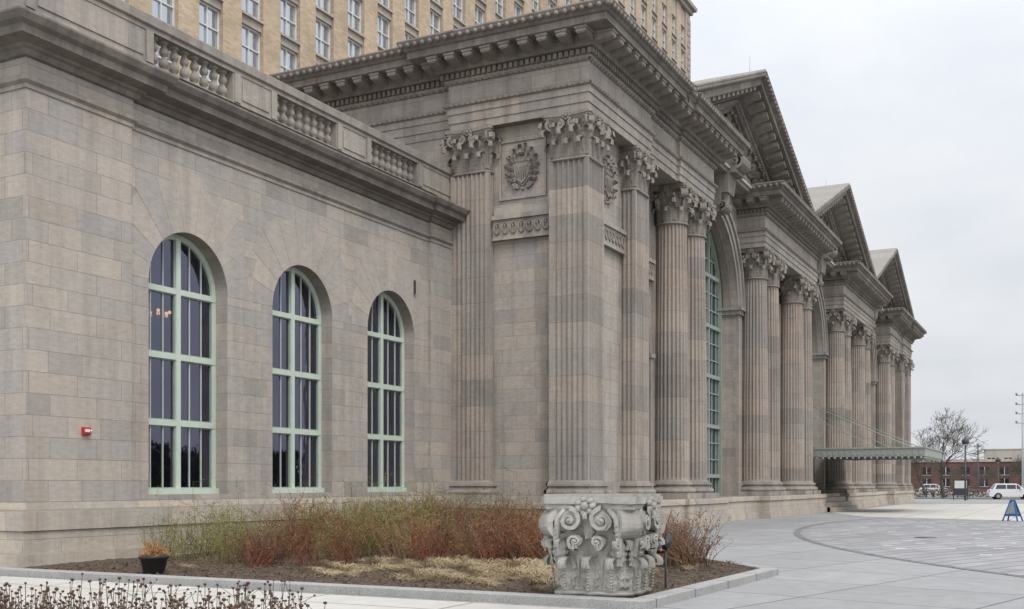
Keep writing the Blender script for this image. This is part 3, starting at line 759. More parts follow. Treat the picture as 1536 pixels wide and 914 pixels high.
# ---- piers & columns
colm = column_shaft_mesh().mesh('column_shaft'); capm = corinth(.58, 1.45).mesh('column_capital')
xs = []
for c in arches: xs += [c - 7.4, c - 5.05, c + 5.05, c + 7.4]
for x in xs:
    obj('column_shaft', colm, station, (x, 13.68, 0)); obj('column_capital', capm, station, (x, 13.68, ZC0))
pilm = pier_shaft(1.2, .5, 7).mesh('pilaster_shaft')
for x in xs: obj('pilaster_shaft', pilm, station, (x, 14.45, 0))
corner = pier_shaft(1.3, 1.3, 7).mesh('corner_pier'); ccap = corinth(.63, 1.45, True).mesh('pier_capital')
for x in (XS + .65, XR - .65):
    obj('corner_pier', corner, station, (x, 13.66, 0)); obj('pier_capital', ccap, station, (x, 13.66, ZC0))
pil2 = pier_shaft(1.3, 1.0, 7).mesh('pilaster')
pcap = corinth(.63, 1.45, True).mesh('pilaster_capital')
for x in (35.25, 2 * CXM - 35.25):
    obj('pilaster', pil2, station, (x, 13.52, 0)); obj('pilaster_capital', pcap, station, (x, 13.62, ZC0), sc=(1, .95, 1))
pil3 = pier_shaft(1.4, 1.4, 7).mesh('side_pilaster')
obj('side_pilaster', pil3, station, (XS + .7, 17.12, 0)); obj('pilaster_capital', pcap, station, (XS + .7, 17.12, ZC0), sc=(1.05, 1.05, 1))

def medallion(mb, O, e, p, s=1.0):
    O = Vector(O); e = Vector(e); p = Vector(p)
    out = [(-.26, .30), (0, .34), (.26, .30), (.29, .1), (.24, -.16), (.12, -.38), (0, -.48), (-.12, -.38), (-.24, -.16), (-.29, .1)]
    for sc, dp in ((1.15, .06), (1.0, .11), (.8, .09)):
        n = len(out); vs = [O + p * a * s * sc + UP * b * s * sc for a, b in out] + [O + e * dp * s + p * a * s * sc * .93 + UP * b * s * sc * .93 for a, b in out]
        mb.add(vs, [(i, (i + 1) % n, (i + 1) % n + n, i + n) for i in range(n)] + [tuple(range(n, 2 * n))], 'carved')
    for q in range(-2, 3): mb.tube([O + e * .12 * s + p * q * .085 * s + UP * (.05) * s, O + e * .1 * s + p * q * .06 * s - UP * (.36 - .04 * abs(q)) * s], [.022 * s] * 2, 'carved', 5)
    for q in range(5): mb.ball(O + e * .12 * s + p * (q - 2) * .09 * s + UP * .18 * s, .035 * s, 'carved', 6)
    for sg in (-1, 1):
        for k in range(6):
            a = radians(105 - k * 27); d = (p * sg * cos(a) + UP * sin(a)).normalized(); q = (p * sg * sin(a) - UP * cos(a)).normalized()
            leaf(mb, O + p * sg * (.20) * s + UP * (.22 - .09 * k) * s + e * .05, e, q, .085 * s, (.44 - .035 * k) * s, 'carved', .22, 9, 6, up=d)
            leaf(mb, O + p * sg * (.14) * s + UP * (.2 - .09 * k) * s + e * .09, e, q, .07 * s, (.26 - .02 * k) * s, 'carved', .25, 8, 6, up=d)
        spiral(mb, O + p * sg * .2 * s - UP * .5 * s + e * .06, p * sg, UP, e, .09 * s, 1.6, .08, .04, 'carved')
    mb.ball(O + UP * .42 * s + e * .12 * s, .1 * s, 'carved', 8); mb.ball(O + UP * .40 * s + e * .2 * s, .05 * s, 'carved', 6)
    for k in range(9):
        a = pi + pi * k / 8; mb.ball(O + (p * cos(a) * .42 + UP * (sin(a) * .42 - .16)) * s + e * .05, .055 * s, 'carved', 6)
md = MB()
medallion(md, (XS + .35, 15.37, 11.57), (-1, 0, 0), (0, 1, 0), 1.12)
medallion(md, (33.2, 13.55, 11.5), (0, -1, 0), (1, 0, 0), 1.2)
medallion(md, (37.85, 14.3, 11.2), (0, -1, 0), (1, 0, 0), 1.3)
medallion(md, (2 * CXM - 33.2, 13.55, 11.5), (0, -1, 0), (1, 0, 0), 1.2)
for a in arches[:-1]: medallion(md, (a + HW, 14.3, 10.9), (0, -1, 0), (1, 0, 0), 1.5)
obj('relief_medallions', md, station)

# ---- canopy
cn = MB(); cx0, cx1, cy0, cy1 = 63.6, 72.5, 7.2, 14.0
cn.box(cx0, cx1, cy0, cy1, 3.34, 3.46, 'canopy')
for (a, b, c_, d_) in ((cx0 - .1, cx1 + .1, cy0 - .1, cy0 + .05), (cx0 - .1, cx0 + .05, cy0 + .05, cy1), (cx1 - .05, cx1 + .1, cy0 + .05, cy1)):
    cn.box(a, b, c_, d_, 3.16, 3.6, 'canopy')
cn.box(cx0 - .16, cx1 + .16, cy0 - .16, cy1, 3.602, 3.68, 'canopy')
y = cy0
while y < cy1 - .1:
    cn.ball((cx0 - .05, y + .1, 3.10), .085, 'canopy', 6); cn.box(cx0 - .125, cx0 - .1, y, y + .2, 3.24, 3.5, 'steel'); y += .33
x = cx0
while x < cx1: cn.ball((x + .1, cy0 - .02, 3.10), .085, 'canopy', 6); x += .33
for k in range(12): cn.box(cx0 + .06, cx1 - .06, cy0 + .3 + k * .55, cy0 + .36 + k * .55, 3.2, 3.34, 'darkmetal')
for x in (cx0 + .1, cx1 - .1):
    cn.tube([(x, cy0 + .6, 3.65), (x, 14.1, 6.5)], [.028, .028], 'frame2', 6); cn.tube([(x, cy0 + 2.4, 3.65), (x, 14.1, 5.9)], [.02, .02], 'frame2', 6)
cn.box(65.0, 71.1, 14.6, 14.75, 1.06, 4.0, 'darkmetal')
obj('entrance_canopy', cn, station)

# ================================================================== TOWER
tw = MB(); TX0, TX1, TY, TZ = 5.6, 130.6, 42.0, 66.0
pitch = 3.42; ww = 1.86; wh = 2.35
cols = []
c = 42.5 - pitch * 10
while c < TX1 - 2.2:
    if c > TX0 + 2: cols.append(c)
    c += pitch
tw.box(TX0, TX1, TY + .45, TY + 22, 0, TZ, 'tbrick')
tw.quad((TX0, TY + .40, 0), (TX1, TY + .40, 0), (TX1, TY + .40, TZ), (TX0, TY + .40, TZ), 'glass_tower')
edges = [TX0] + [v for c in cols for v in (c - ww / 2, c + ww / 2)] + [TX1]
for i in range(0, len(edges), 2): tw.box(edges[i], edges[i + 1], TY, TY + .44, 0, TZ, 'tbrick')
zb = 25.65; ph = 2.95; zl = []
z = zb - ph * 4
while z < 58: zl.append(z); z += ph
tfr = MB()
for c in cols:
    prev = 0
    for z in zl:
        tw.box(c - ww / 2, c + ww / 2, TY + .12, TY + .43, prev, z - .14, 'tstone')
        tw.box(c - ww / 2, c + ww / 2, TY - .06, TY + .43, z - .14, z, 'tstone')
        prev = z + wh
        if z > 20:
            for (a, b) in ((c - ww / 2, c - ww / 2 + .06), (c + ww / 2 - .06, c + ww / 2), (c - .02, c + .02)): tfr.box(a, b, TY + .28, TY + .39, z, z + wh, 'white')
            tfr.box(c - ww / 2 + .06, c + ww / 2 - .06, TY + .29, TY + .385, z + 1.15, z + 1.21, 'white')
            tfr.box(c - ww / 2 + .06, c + ww / 2 - .06, TY + .29, TY + .385, z + wh - .06, z + wh, 'white')
    tw.box(c - ww / 2, c + ww / 2, TY + .12, TY + .43, prev, TZ, 'tstone')
tp = [(TX0, TY + 22), (TX0, TY), (TX1, TY), (TX1, TY + 22)]
tw.sweep(tp, [(0, 59.6), (.3, 59.7), (.35, 60.1), (.7, 60.2), (.75, 60.6), (0, 60.8)], 'tstone')
tw.sweep(tp, [(0, 64.0), (.4, 64.3), (.5, 65), (1.6, 65.2), (1.7, 66.0), (0, 66.3)], 'tstone')
z = 0; i = 0
while z < 59:
    L = 1.1 if i % 2 else .8
    tw.box(TX1 - L, TX1 + .08, TY - .08, TY - .001, z + .04, z + .66, 'tstone'); tw.box(TX1 + .001, TX1 + .08, TY, TY + L, z + .04, z + .66, 'tstone'); z += .72; i += 1
tower = empty('office_tower'); obj('tower_body', tw, tower); obj('tower_window_frames', tfr, tower)
lk = MB(); lk.box(24, 112, 32.3, 41.9, 0, 14.2, 'tbrick'); lk.box(23.6, 112.4, 31.9, 41.9, 14.2, 14.7, 'tstone')
lk.box(31.5, 104, 33, 41.8, 14.7, 16.2, 'tbrick')
obj('link_block', lk, tower)

# ================================================================== SMALL FIXTURES
fa = MB(); fa.box(15.72, 15.90, YW - .17, YW - .1, 2.62, 2.74, 'red')
fa.box(15.74, 15.84, YW - .2, YW - .17, 2.66, 2.72, 'white'); fa.box(15.71, 15.91, YW - .15, YW - .1, 2.60, 2.76, 'red')
fa.ball((15.88, YW - .19, 2.69), .025, 'white', 6)
obj('fire_alarm_strobe', fa)
sc_ = MB(); sx, sy = 14.35, 17.7
sc_.tube([(sx, sy, 11.8), (sx, sy, 12.0)], [.03, .03], 'steel', 8); sc_.lathe(sx, sy, [(.10, 11.98), (.12, 12.02), (.12, 12.1), (.07, 12.2), (.02, 12.24)], 14, 'white')
sc_.ball((sx, sy, 11.96), .085, 'black', 10)
obj('security_camera', sc_)
lv = MB(); lv.box(28.4, 28.5, YW - .03, YW, 7.4, 7.85, 'darkmetal'); lv.box(28.39, 28.51, YW - .04, YW - .03, 7.38, 7.42, 'steel'); obj('wall_vent', lv, station)

# ================================================================== GROUND
def sheet(name, pts, z, mat, parent=None):
    mb = MB(); mb.add([(p[0], p[1], z) for p in pts], [tuple(range(len(pts)))], mat); return obj(name, mb, parent)
sheet('ground', [(-1500, -1500), (2500, -1500), (2500, 1500), (-1500, 1500)], -.012, 'land')
sheet('plaza_paving', [(-40, -24), (128, -24), (128, 30), (-40, 30)], -.004, 'concrete')
sheet('park_lawn', [(-80, -90), (127.9, -90), (127.9, -24.1), (-80, -24.1)], -.004, 'grass')
sheet('light_footpath', [(-20, 5.2), (12.95, 5.0), (12.95, 19), (-20, 19)], .0, 'lightconc')
cpt = [(45 + 39 * cos(a), -30 + 39 * sin(a)) for a in [pi * .06 + pi * .88 * k / 96 for k in range(97)]]
sheet('circular_paver_court', cpt, .0, 'paver')
rg = MB(); vs = []
for k in range(97):
    a = pi * .06 + pi * .88 * k / 96; vs += [(45 + 38.9 * cos(a), -30 + 38.9 * sin(a), .004), (45 + 39.12 * cos(a), -30 + 39.12 * sin(a), .004)]
rg.add(vs, [(2 * k, 2 * k + 1, 2 * k + 3, 2 * k + 2) for k in range(96)], 'ring'); obj('paver_court_border', rg)
sheet('entrance_apron', [(55.6, 8.9), (62.6, 12.0), (93.3, 12.0), (100, 3.0), (52.6, 1.8)], .008, 'lightconc')
sq = MB()
ca, sa = cos(-.35), sin(-.35)
for i in range(-60, 60):
    for j in range(-60, 60):
        if R_.random() > .45 or (i + j) % 2: continue
        u, v = i * .9, j * .84; x = 45 + u * ca - v * sa; y = -12 + u * sa + v * ca
        if (x - 45) ** 2 + (y + 30) ** 2 > 37.5 ** 2 or x < 18 or y < -17: continue
        if x > 50 and y > 1: continue
        s = .13; sq.add([(x - s, y - s, .004), (x + s, y - s, .004), (x + s, y + s, .004), (x - s, y + s, .004)], [(0, 1, 2, 3)], 'squares')
obj('paver_inlays', sq)
mh = MB(); mh.lathe(35.0, 3.9, [(.33, .002), (.33, .009), (.0, .010)], 20, 'darkmetal'); obj('manhole_cover', mh)
sheet('road', [(128.2, -300), (140, -300), (140, 300), (128.2, 300)], -.004, 'road')
rl = MB()
for k in range(-40, 40): rl.box(134.0, 134.15, k * 6, k * 6 + 3, -.003, .002, 'white')
obj('road_markings', rl)

bed = [(13.15, 17.6), (13.25, 4.95), (19.35, 4.75), (21.6, 6.6), (27.5, 11.2), (30.0, 12.6), (30.2, 17.6)]
pb = MB()
def inpoly(x, y, P):
    r = False; j = len(P) - 1
    for i in range(len(P)):
        if (P[i][1] > y) != (P[j][1] > y) and x < (P[j][0] - P[i][0]) * (y - P[i][1]) / (P[j][1] - P[i][1]) + P[i][0]: r = not r
        j = i
    return r
def bedz(x, y): return .07 + .05 * mnoise.noise(Vector((x * .6, y * .6, 0))) + .022 * mnoise.noise(Vector((x * 7, y * 7, 1)))
step = .13; verts = []; idx = {}; faces = []
for i in range(int(17.2 / step)):
    for j in range(int(13 / step)):
        x = 13.1 + i * step; y = 4.75 + j * step
        if inpoly(x, y, bed) and inpoly(x + step, y + step, bed) and inpoly(x + step, y, bed) and inpoly(x, y + step, bed):
            q = []
            for (a, b) in ((i, j), (i + 1, j), (i + 1, j + 1), (i, j + 1)):
                if (a, b) not in idx:
                    X = 13.1 + a * step; Y = 4.75 + b * step; idx[(a, b)] = len(verts); verts.append((X, Y, bedz(X, Y)))
                q.append(idx[(a, b)])
            faces.append(tuple(q))
pb.add(verts, faces, 'soil', True)
chp = MB()
for k in range(15000):
    x = R_.uniform(13.3, 24); y = R_.uniform(5.0, 16.5)
    if not inpoly(x, y, bed): continue
    z = bedz(x, y) + .012; a = R_.uniform(0, pi); l = R_.uniform(.015, .07); w = R_.uniform(.008, .02)
    dx, dy = cos(a), sin(a); t1, t2 = R_.uniform(0, .035), R_.uniform(0, .035)
    chp.add([(x - dx * l, y - dy * l, z + t1), (x + dy * w, y - dx * w, z + .012), (x + dx * l, y + dy * l, z + t2), (x - dy * w, y + dx * w, z)], [(0, 1, 2, 3)], 'chip')
obj('planter_bed_soil', pb); obj('bark_mulch_chips', chp)
cb = MB()
cb.sweep([(13.15, 17.6), (13.25, 4.95), (19.35, 4.75), (21.6, 6.6), (27.5, 11.2), (29.6, 12.6)], [(-.14, -.05), (-.14, .11), (-.13, .12), (.13, .12), (.14, .11), (.14, -.05)], 'granite')
obj('granite_curb', cb)

# ================================================================== RELIC CAPITAL
rel = corinth(.485, 1.34, True, True, 'relic', True)
rel.box(-.47, .47, -.47, .47, -.12, .02, 'relic')
rel.box(-.60, .60, -.60, .60, 1.335, 1.37, 'relic')
for f in range(4):
    fa_ = f * pi / 2; e = Vector((cos(fa_), sin(fa_), 0)); p = Vector((-sin(fa_), cos(fa_), 0))
    for sg in (-.66, .66, 0):
        for k in range(8):
            h = .10 + k * .042; rel.ball(e * (.485 + .085 + .004 * k) + p * (sg * .485) + UP * h, .021, 'relic', 6)
    for sg in (-1, 1):
        C = e * .61 + p * sg * .215 + UP * 1.02
        spiral(rel, C, p * (-sg), UP, e, .165, 2.2, .14, .055, 'relic', seg=24)
        spiral(rel, e * .60 + p * sg * .15 + UP * .75, p * (sg), UP, e, .105, 1.9, .13, .04, 'relic', start=-pi / 2, dirn=1, seg=20)
        pts = [e * .56 + p * sg * .42 + UP * .55, e * .60 + p * sg * .43 + UP * .80, e * .61 + p * sg * .40 + UP * 1.05, e * .61 + p * sg * .30 + UP * 1.17]
        rel.tube(pts, [.04, .05, .045, .035], 'relic', 8)
        for k in range(7): rel.ball(e * .655 + p * sg * (.43 - .003 * k) + UP * (.6 + k * .06), .022, 'relic', 6)
        leaf(rel, e * .56 + p * sg * .40 + UP * .42, e, p, .10, .34, 'relic', .2, 14, 10)
    leaf(rel, e * .56 + UP * .78, e, p, .09, .36, 'relic', .2, 14, 10)
for i in range(len(rel.v)):
    v = Vector(rel.v[i]); nn = mnoise.noise_vector(v * 6.0) * .016 + mnoise.noise_vector(v * 17) * .009
    if v.z < 1.3: rel.v[i] = tuple(v + nn)
obj('stone_column_capital', rel, None, (14.0, 5.74, .10), (0, 0, radians(2)), (1.04, 1.04, 1))

# ================================================================== VEGETATION
M['twig_green'] = island_mat('green_stems', [(0, (.14, .14, .045)), (.4, (.23, .215, .08)), (.75, (.31, .265, .12)), (1, (.17, .12, .07))])
M['twig_rust'] = island_mat('rust_stems', [(0, (.12, .055, .032)), (.4, (.21, .10, .052)), (.8, (.28, .165, .09)), (1, (.12, .085, .055))])
M['twig_red'] = island_mat('red_stems', [(0, (.15, .035, .03)), (.5, (.21, .07, .045)), (1, (.16, .09, .06))])
M['twig_brown'] = island_mat('brown_stems', [(0, (.09, .065, .05)), (.5, (.16, .115, .085)), (1, (.22, .155, .11))])
M['straw'] = island_mat('dry_grass', [(0, (.24, .18, .10)), (.5, (.38, .30, .19)), (1, (.50, .41, .27))])
M['bark'] = plain_mat('grey_bark', (.10, .085, .07), .9, .3)
M['seed'] = plain_mat('seed_heads', (.11, .06, .042), .9, .4, 40)
M['orange'] = island_mat('orange_foliage', [(0, (.30, .11, .03)), (.6, (.36, .17, .04)), (1, (.18, .08, .04))])
M['leafgreen'] = island_mat('small_leaves', [(0, (.16, .18, .035)), (.5, (.25, .26, .07)), (1, (.33, .31, .11))])
M['leafrust'] = island_mat('dry_leaves', [(0, (.18, .075, .035)), (.5, (.26, .125, .055)), (1, (.31, .19, .09))])
M['evergreen'] = island_mat('dark_foliage', [(0, (.03, .035, .02)), (.5, (.05, .05, .035)), (1, (.08, .07, .05))])
def shrub(mats, n, H, spread, rr, r=.005, side=7, leafmat=None, nleaf=0, arch=0.25):
    mb = MB()
    for i in range(n):
        a = rr.uniform(0, 2 * pi); b0 = rr.uniform(0, 1) ** .5 * spread * .5; h = H * rr.uniform(.35, 1.0) ** .9 * (1.4 if rr.random() < .10 else 1); ln = spread * rr.uniform(.1, 1)
        pts = []; p0 = Vector((b0 * cos(a + 1), b0 * sin(a + 1), 0)); w1 = rr.uniform(-1, 1); mat = rr.choice(mats)
        for k in range(6):
            t = k / 5; aa = a + w1 * t
            pts.append(p0 + Vector((cos(aa) * ln * t ** (1 + arch), sin(aa) * ln * t ** (1 + arch), h * (t - arch * .3 * t * t))) + Vector((rr.uniform(-.03, .03), rr.uniform(-.03, .03), 0)))
        mb.tube(pts, [r * (1.3 - t * .2) for t in range(6)], mat, 3, False)
        for q in range(side):
            k = rr.randint(1, 4); t = rr.random(); s0 = pts[k].lerp(pts[k + 1], t); d = Vector((rr.gauss(0, 1), rr.gauss(0, 1), rr.uniform(.1, 1.7))).normalized() * h * rr.uniform(.12, .30)
            m1 = s0 + d * .5 + Vector((rr.uniform(-.03, .03), rr.uniform(-.03, .03), .02)); mb.tube([s0, m1, s0 + d], [r * .65, r * .5, r * .3], mat, 3, False)
            if leafmat:
                for _ in range(nleaf):
                    c = s0 + d * rr.random() + Vector((rr.uniform(-.03, .03), rr.uniform(-.03, .03), rr.uniform(-.03, .03))); u = Vector((rr.gauss(0, 1), rr.gauss(0, 1), rr.gauss(0, 1))).normalized() * .016; v = u.orthogonal().normalized() * .009
                    mb.add([c - u, c + v, c + u, c - v], [(0, 1, 2, 3)], leafmat)
    return mb
rr = random.Random(5)
sh_green = [shrub(['twig_green'] * 3 + ['twig_brown'], 28, 1.25, .66, rr, .005, 6, 'leafgreen', 3).mesh('green_shrub') for _ in range(3)]
sh_rust = [shrub(['twig_rust', 'twig_rust', 'twig_brown', 'twig_red'], 40, 1.0, .66, rr, .005, 7, 'leafrust', 2).mesh('rust_shrub') for _ in range(3)]
sh_red = [shrub(['twig_red', 'twig_red', 'twig_rust'], 32, .95, .5, rr, .006, 5).mesh('red_shrub') for _ in range(2)]
sh_brown = [shrub(['twig_brown', 'twig_rust'], 38, .95, .58, rr, .005, 7, 'leafrust', 1).mesh('brown_shrub') for _ in range(2)]
def grassclump(n, H, sp, rr, mat='straw', w=.006):
    mb = MB()
    for i in range(n):
        a = rr.uniform(0, 2 * pi); h = H * rr.uniform(.2, 1.0); l = sp * rr.uniform(.4, 1.3); b = rr.uniform(0, .15); pts = []; tw_ = rr.uniform(-.9, .9)
        for k in range(5):
            t = k / 4; aa = a + tw_ * t; pts.append(Vector((cos(aa) * (b + l * t), sin(aa) * (b + l * t), h * (t * 1.9 - t * t * 1.8) + .01)))
        sd = Vector((-sin(a), cos(a), .3)) * w; vs = []
        for k, p in enumerate(pts):
            q = 1 - k / 4 * .8; vs += [p - sd * q, p + sd * q]
        mb.add(vs, [(2 * k, 2 * k + 1, 2 * k + 3, 2 * k + 2) for k in range(4)], mat)
    return mb
straw = [grassclump(150, .38, .5, rr).mesh('straw_clump') for _ in range(4)]
P_shr = empty('shrub_planting')
def place(meshes, x, y, s, nm):
    obj(nm, rr.choice(meshes), P_shr, (x, y, bedz(x, y) - .02), (rr.uniform(-.1, .1), rr.uniform(-.1, .1), rr.uniform(0, 6.28)), (s * rr.uniform(.9, 1.15),) * 2 + (s * rr.uniform(.7, 1.15),))
front = [(13.9, 15.4), (15.2, 14.2), (17.4, 12.6), (18.3, 10.8), (19.1, 9.2), (21.5, 8.2)]
def behind(x, y):
    for (a, b) in zip(front, front[1:]):
        if a[0] <= x <= b[0]: return y - (a[1] + (b[1] - a[1]) * (x - a[0]) / (b[0] - a[0]))
    return y - 8.5 - (x - 21.5) * .3
cnt = 0; tries = 0
while cnt < 200 and tries < 6000:
    tries += 1; x = rr.uniform(14, 29.4); y = rr.uniform(7.5, 17.0)
    if not inpoly(x, y, bed): continue
    d = behind(x, y)
    if d < 0: continue
    if x < 16.4 and y > .98 * x: continue
    ang = atan2(y, x)
    g_ = .78 if ang > .70 else (.42 if ang > .60 else .10)
    if d > 2.3: g_ = max(g_, .45)
    if d < .8 and ang < .72: g_ *= .5
    t = rr.random()
    if t < g_: place(sh_green, x, y, rr.uniform(.65, 1.12), 'green_shrub')
    elif t < g_ + (1 - g_) * .60: place(sh_rust, x, y, rr.uniform(.75, 1.25), 'rust_shrub')
    elif t < g_ + (1 - g_) * .84: place(sh_brown, x, y, rr.uniform(.85, 1.3), 'brown_shrub')
    else: place(sh_red, x, y, rr.uniform(.75, 1.1), 'red_shrub')
    cnt += 1
for (x, y) in ((17.0, 12.3), (16.6, 12.9), (17.9, 10.8), (15.9, 13.4), (18.5, 9.9)): place(sh_red, x, y, .85, 'red_shrub')
for k in range(11):
    x = 18.0 + k + rr.uniform(-.4, .4); place(sh_green, x, rr.uniform(15.6, 16.9), rr.uniform(1.1, 1.4), 'green_shrub')
for k in range(26):
    x = rr.uniform(18.9, 23.2); y = 6.2 + (x - 19.2) * .55 + rr.uniform(-.5, 1.6)
    if inpoly(x - .3, y, bed) and inpoly(x, y - .5, bed): place(sh_brown + sh_rust[:1], x, y, rr.uniform(.8, 1.15), 'brown_shrub')
for k in range(110):
    x = rr.uniform(14.8, 18.9); y = rr.uniform(6.6, 11.8)
    if behind(x, y) > .1: continue
    if rr.random() < .45 and y > 10: continue
    if mnoise.noise(Vector((x * .7, y * .7, 3))) < -.15: continue
    obj('straw_clump', rr.choice(straw), P_shr, (x, y, bedz(x, y)), (0, 0, rr.uniform(0, 6.28)), (rr.uniform(.5, 1.1),) * 2 + (rr.uniform(.3, 1.0),))
for k in range(30):
    x = rr.uniform(13.9, 20); y = rr.uniform(5.6, 15.5)
    if behind(x, y) > .3: continue
    obj('straw_clump', rr.choice(straw), P_shr, (x, y, bedz(x, y)), (0, 0, rr.uniform(0, 6.28)), (rr.uniform(.3, .5),) * 2 + (rr.uniform(.2, .7),))
pt = MB()
pt.lathe(0, 0, [(.16, 0), (.17, .02), (.225, .27), (.25, .28), (.25, .33), (.235, .335), (.22, .29), (.0, .285)], 28, 'black')
for i in range(420):
    a = rr.uniform(0, 6.28); q = rr.random() ** .5 * .25; z = .3 + rr.random() * .27 * (1 - (q / .26) ** 2 * .6); c = Vector((q * cos(a), q * sin(a), z)); u = Vector((rr.gauss(0, 1), rr.gauss(0, 1), rr.gauss(0, 1))).normalized() * .022; v = u.orthogonal().normalized() * .010
    pt.add([c - u, c + v, c + u, c - v], [(0, 1, 2, 3)], 'orange')
for i in range(40):
    a = rr.uniform(0, 6.28); q = rr.uniform(.05, .2); pt.tube([(0, 0, .28), (q * cos(a), q * sin(a), rr.uniform(.42, .62))], [.006, .003], 'twig_rust', 3)
obj('flower_pot', pt, None, (13.75, 13.85, .07))
df = MB()
for i in range(680):
    u = -.49 + .31 * rr.random(); d = rr.uniform(4.9, 6.6)
    bx = d * (.8905 + .4551 * u); by = d * (.4551 - .8905 * u)
    h = rr.uniform(.70, 1.07) - max(0, (u + .30)) * .15
    lx, ly = rr.gauss(0, .06), rr.gauss(0, .06)
    df.tube([(bx, by, 0), (bx + lx * .4, by + ly * .4, h * .55), (bx + lx, by + ly, h)], [.0035, .003, .002], 'twig_brown', 3, False)
    df.ball((bx + lx, by + ly, h), rr.uniform(.007, .013), 'seed', 6, (1, 1, .8))
    for q in range(rr.randint(1, 4)):
        hh = h * rr.uniform(.7, .92); ox, oy = rr.gauss(0, .06), rr.gauss(0, .06)
        df.tube([(bx + lx * .8, by + ly * .8, hh), (bx + lx + ox, by + ly + oy, hh + .09)], [.002, .0015], 'twig_brown', 3, False)
        df.ball((bx + lx + ox, by + ly + oy, hh + .09), rr.uniform(.006, .011), 'seed', 6, (1, 1, .8))
obj('dried_flower_patch', df)
sheet('flower_patch_soil', [(2.6, 6.4), (3.2, 2.6), (6.0, 2.9), (5.9, 6.4)], .012, 'soil')

sp_ = MB(); sp_.tube([(0, 0, 0), (0, 0, .42)], [.015, .015], 'black', 8)
for (dx, dy) in ((.05, 0), (-.02, .12)):
    sp_.tube([(dx, dy, .42), (dx, dy, .5)], [.012, .012], 'black', 6)
    sp_.tube([(dx + .12, dy + .02, .58), (dx + .02, dy, .52), (dx - .07, dy, .47)], [.05, .06, .035], 'black', 12)
sp_.tube([(0, 0, .42), (-.02, .12, .42)], [.015, .015], 'black', 6)
obj('landscape_spotlight', sp_, None, (15.1, 5.22, .08), sc=(1.1, 1.1, 1.3))

# ---------------- bare trees
def bare_tree(H, seed, depth=6, mat='bark', r0=None, tw=.018):
    q = random.Random(seed); mb = MB(); r0 = r0 or H * .022
    def grow(p, d, L, r, lev):
        n = 3; pts = [p]; rs = [r]
        for k in range(n):
            d = (d + Vector((q.gauss(0, .13), q.gauss(0, .13), q.gauss(0, .06) + .05))).normalized(); p = p + d * L / n; pts.append(p); rs.append(max(tw, r * (1 - .35 * (k + 1) / n)))
        mb.tube(pts, rs, mat, 5 if lev < 2 else 3, lev < 2)
        if lev >= depth: return
        for k in range(3 if lev else 5):
            a = q.uniform(0, 2 * pi); sp = q.uniform(.35, .9)
            u = d.orthogonal().normalized(); w = d.cross(u); nd = (d * cos(sp) + (u * cos(a) + w * sin(a)) * sin(sp)).normalized()
            st = pts[-1] if k < 2 else pts[q.randint(1, 3)]
            grow(st, nd, L * q.uniform(.66, .86), max(tw, rs[-1] * q.uniform(.6, .8)), lev + 1)
    grow(Vector((0, 0, 0)), Vector((0, 0, 1)), H * .25, r0, 0)
    return mb
tmesh = [bare_tree(10.5, s, 6, tw=.014).mesh('bare_tree') for s in (3, 8)]
def pix(x, y, d):
    u = (x - 768) / 1640; return (d * (.8905 + .4551 * u), d * (.4551 - .8905 * u), 1.6 + d * (727 - y) / 1640)
def gpos(x, d): p = pix(x, 727, d); return (p[0], p[1], 0)
obj('bare_tree', tmesh[0], None, gpos(1416, 132), sc=(1.2, 1.2, 1.2)); obj('bare_tree', tmesh[1], None, gpos(1388, 165), (0, 0, 1), (.95,) * 3)
for (x, d, r, s, k) in ((1508, 210, 3, .75, 1), (1484, 235, 2, .65, 0), (1532, 190, 5, .75, 0), (1462, 200, 4, .6, 1), (1520, 245, 1, .8, 1), (1440, 185, 2.5, .6, 0)):
    obj('bare_tree', tmesh[k], None, gpos(x, d), (0, 0, r), (s,) * 3)
for (x, y, s, k) in ((5, -32, 1.0, 0), (20, -36, 1.2, 1), (36, -32, 1.1, 0), (52, -40, 1.2, 1), (28, -42, 1.3, 0), (60, -45, 1.4, 1), (44, -46, 1.3, 0)):
    obj('bare_tree', tmesh[k], None, (x, y, 0), (0, 0, x), (s,) * 3)
ev = MB(); q_ = random.Random(3)
for k in range(9000):
    x = q_.uniform(-20, 125); top = 5.5 + 2.5 * mnoise.noise(Vector((x * .12, 0, 0))) + 1.5 * mnoise.noise(Vector((x * .5, 2, 0)))
    c = Vector((x, -62 + q_.gauss(0, 1.5), q_.random() ** .7 * top)); u = Vector((q_.gauss(0, 1), q_.gauss(0, 1), q_.gauss(0, 1))).normalized() * .6; v = u.orthogonal().normalized() * .35
    ev.add([c - u, c + v, c + u, c - v], [(0, 1, 2, 3)], 'evergreen')
obj('distant_tree_line', ev)

def bgb(name, x0, x1, y0, y1, h, mat, rows=1, wsp=4):
    mb = MB(); mb.box(x0, x1, y0, y1, 0, h, mat); mb.box(x0 - .2, x1 + .2, y0 - .2, y1 + .2, h, h + .35, 'tstone')
    for r in range(rows):
        z = 1.2 + r * (h - 1.5) / max(1, rows)
        k = y0 + 2
        while k < y1 - 2:
            mb.box(x0 - .06, x0, k, k + wsp * .45, z, z + 1.7, 'glass_dark'); mb.box(x0 - .1, x0 - .061, k - .1, k + wsp * .45 + .1, z - .15, z, 'tstone')
            mb.box(x0 - .09, x0 - .061, k + wsp * .21, k + wsp * .24, z, z + 1.7, 'white'); k += wsp
    return obj(name, mb)
bgb('brick_warehouse', 262, 290, -2, 34, 6.6, 'redbrick', 2)
bgb('brick_warehouse', 300, 330, -40, -9, 8.2, 'redbrick', 2, 3.5)
bgb('brick_factory', 340, 380, 10, 70, 8.5, 'redbrick', 2, 5)
bgb('white_depot', 420, 450, -45, -15, 17, 'white', 3, 6)
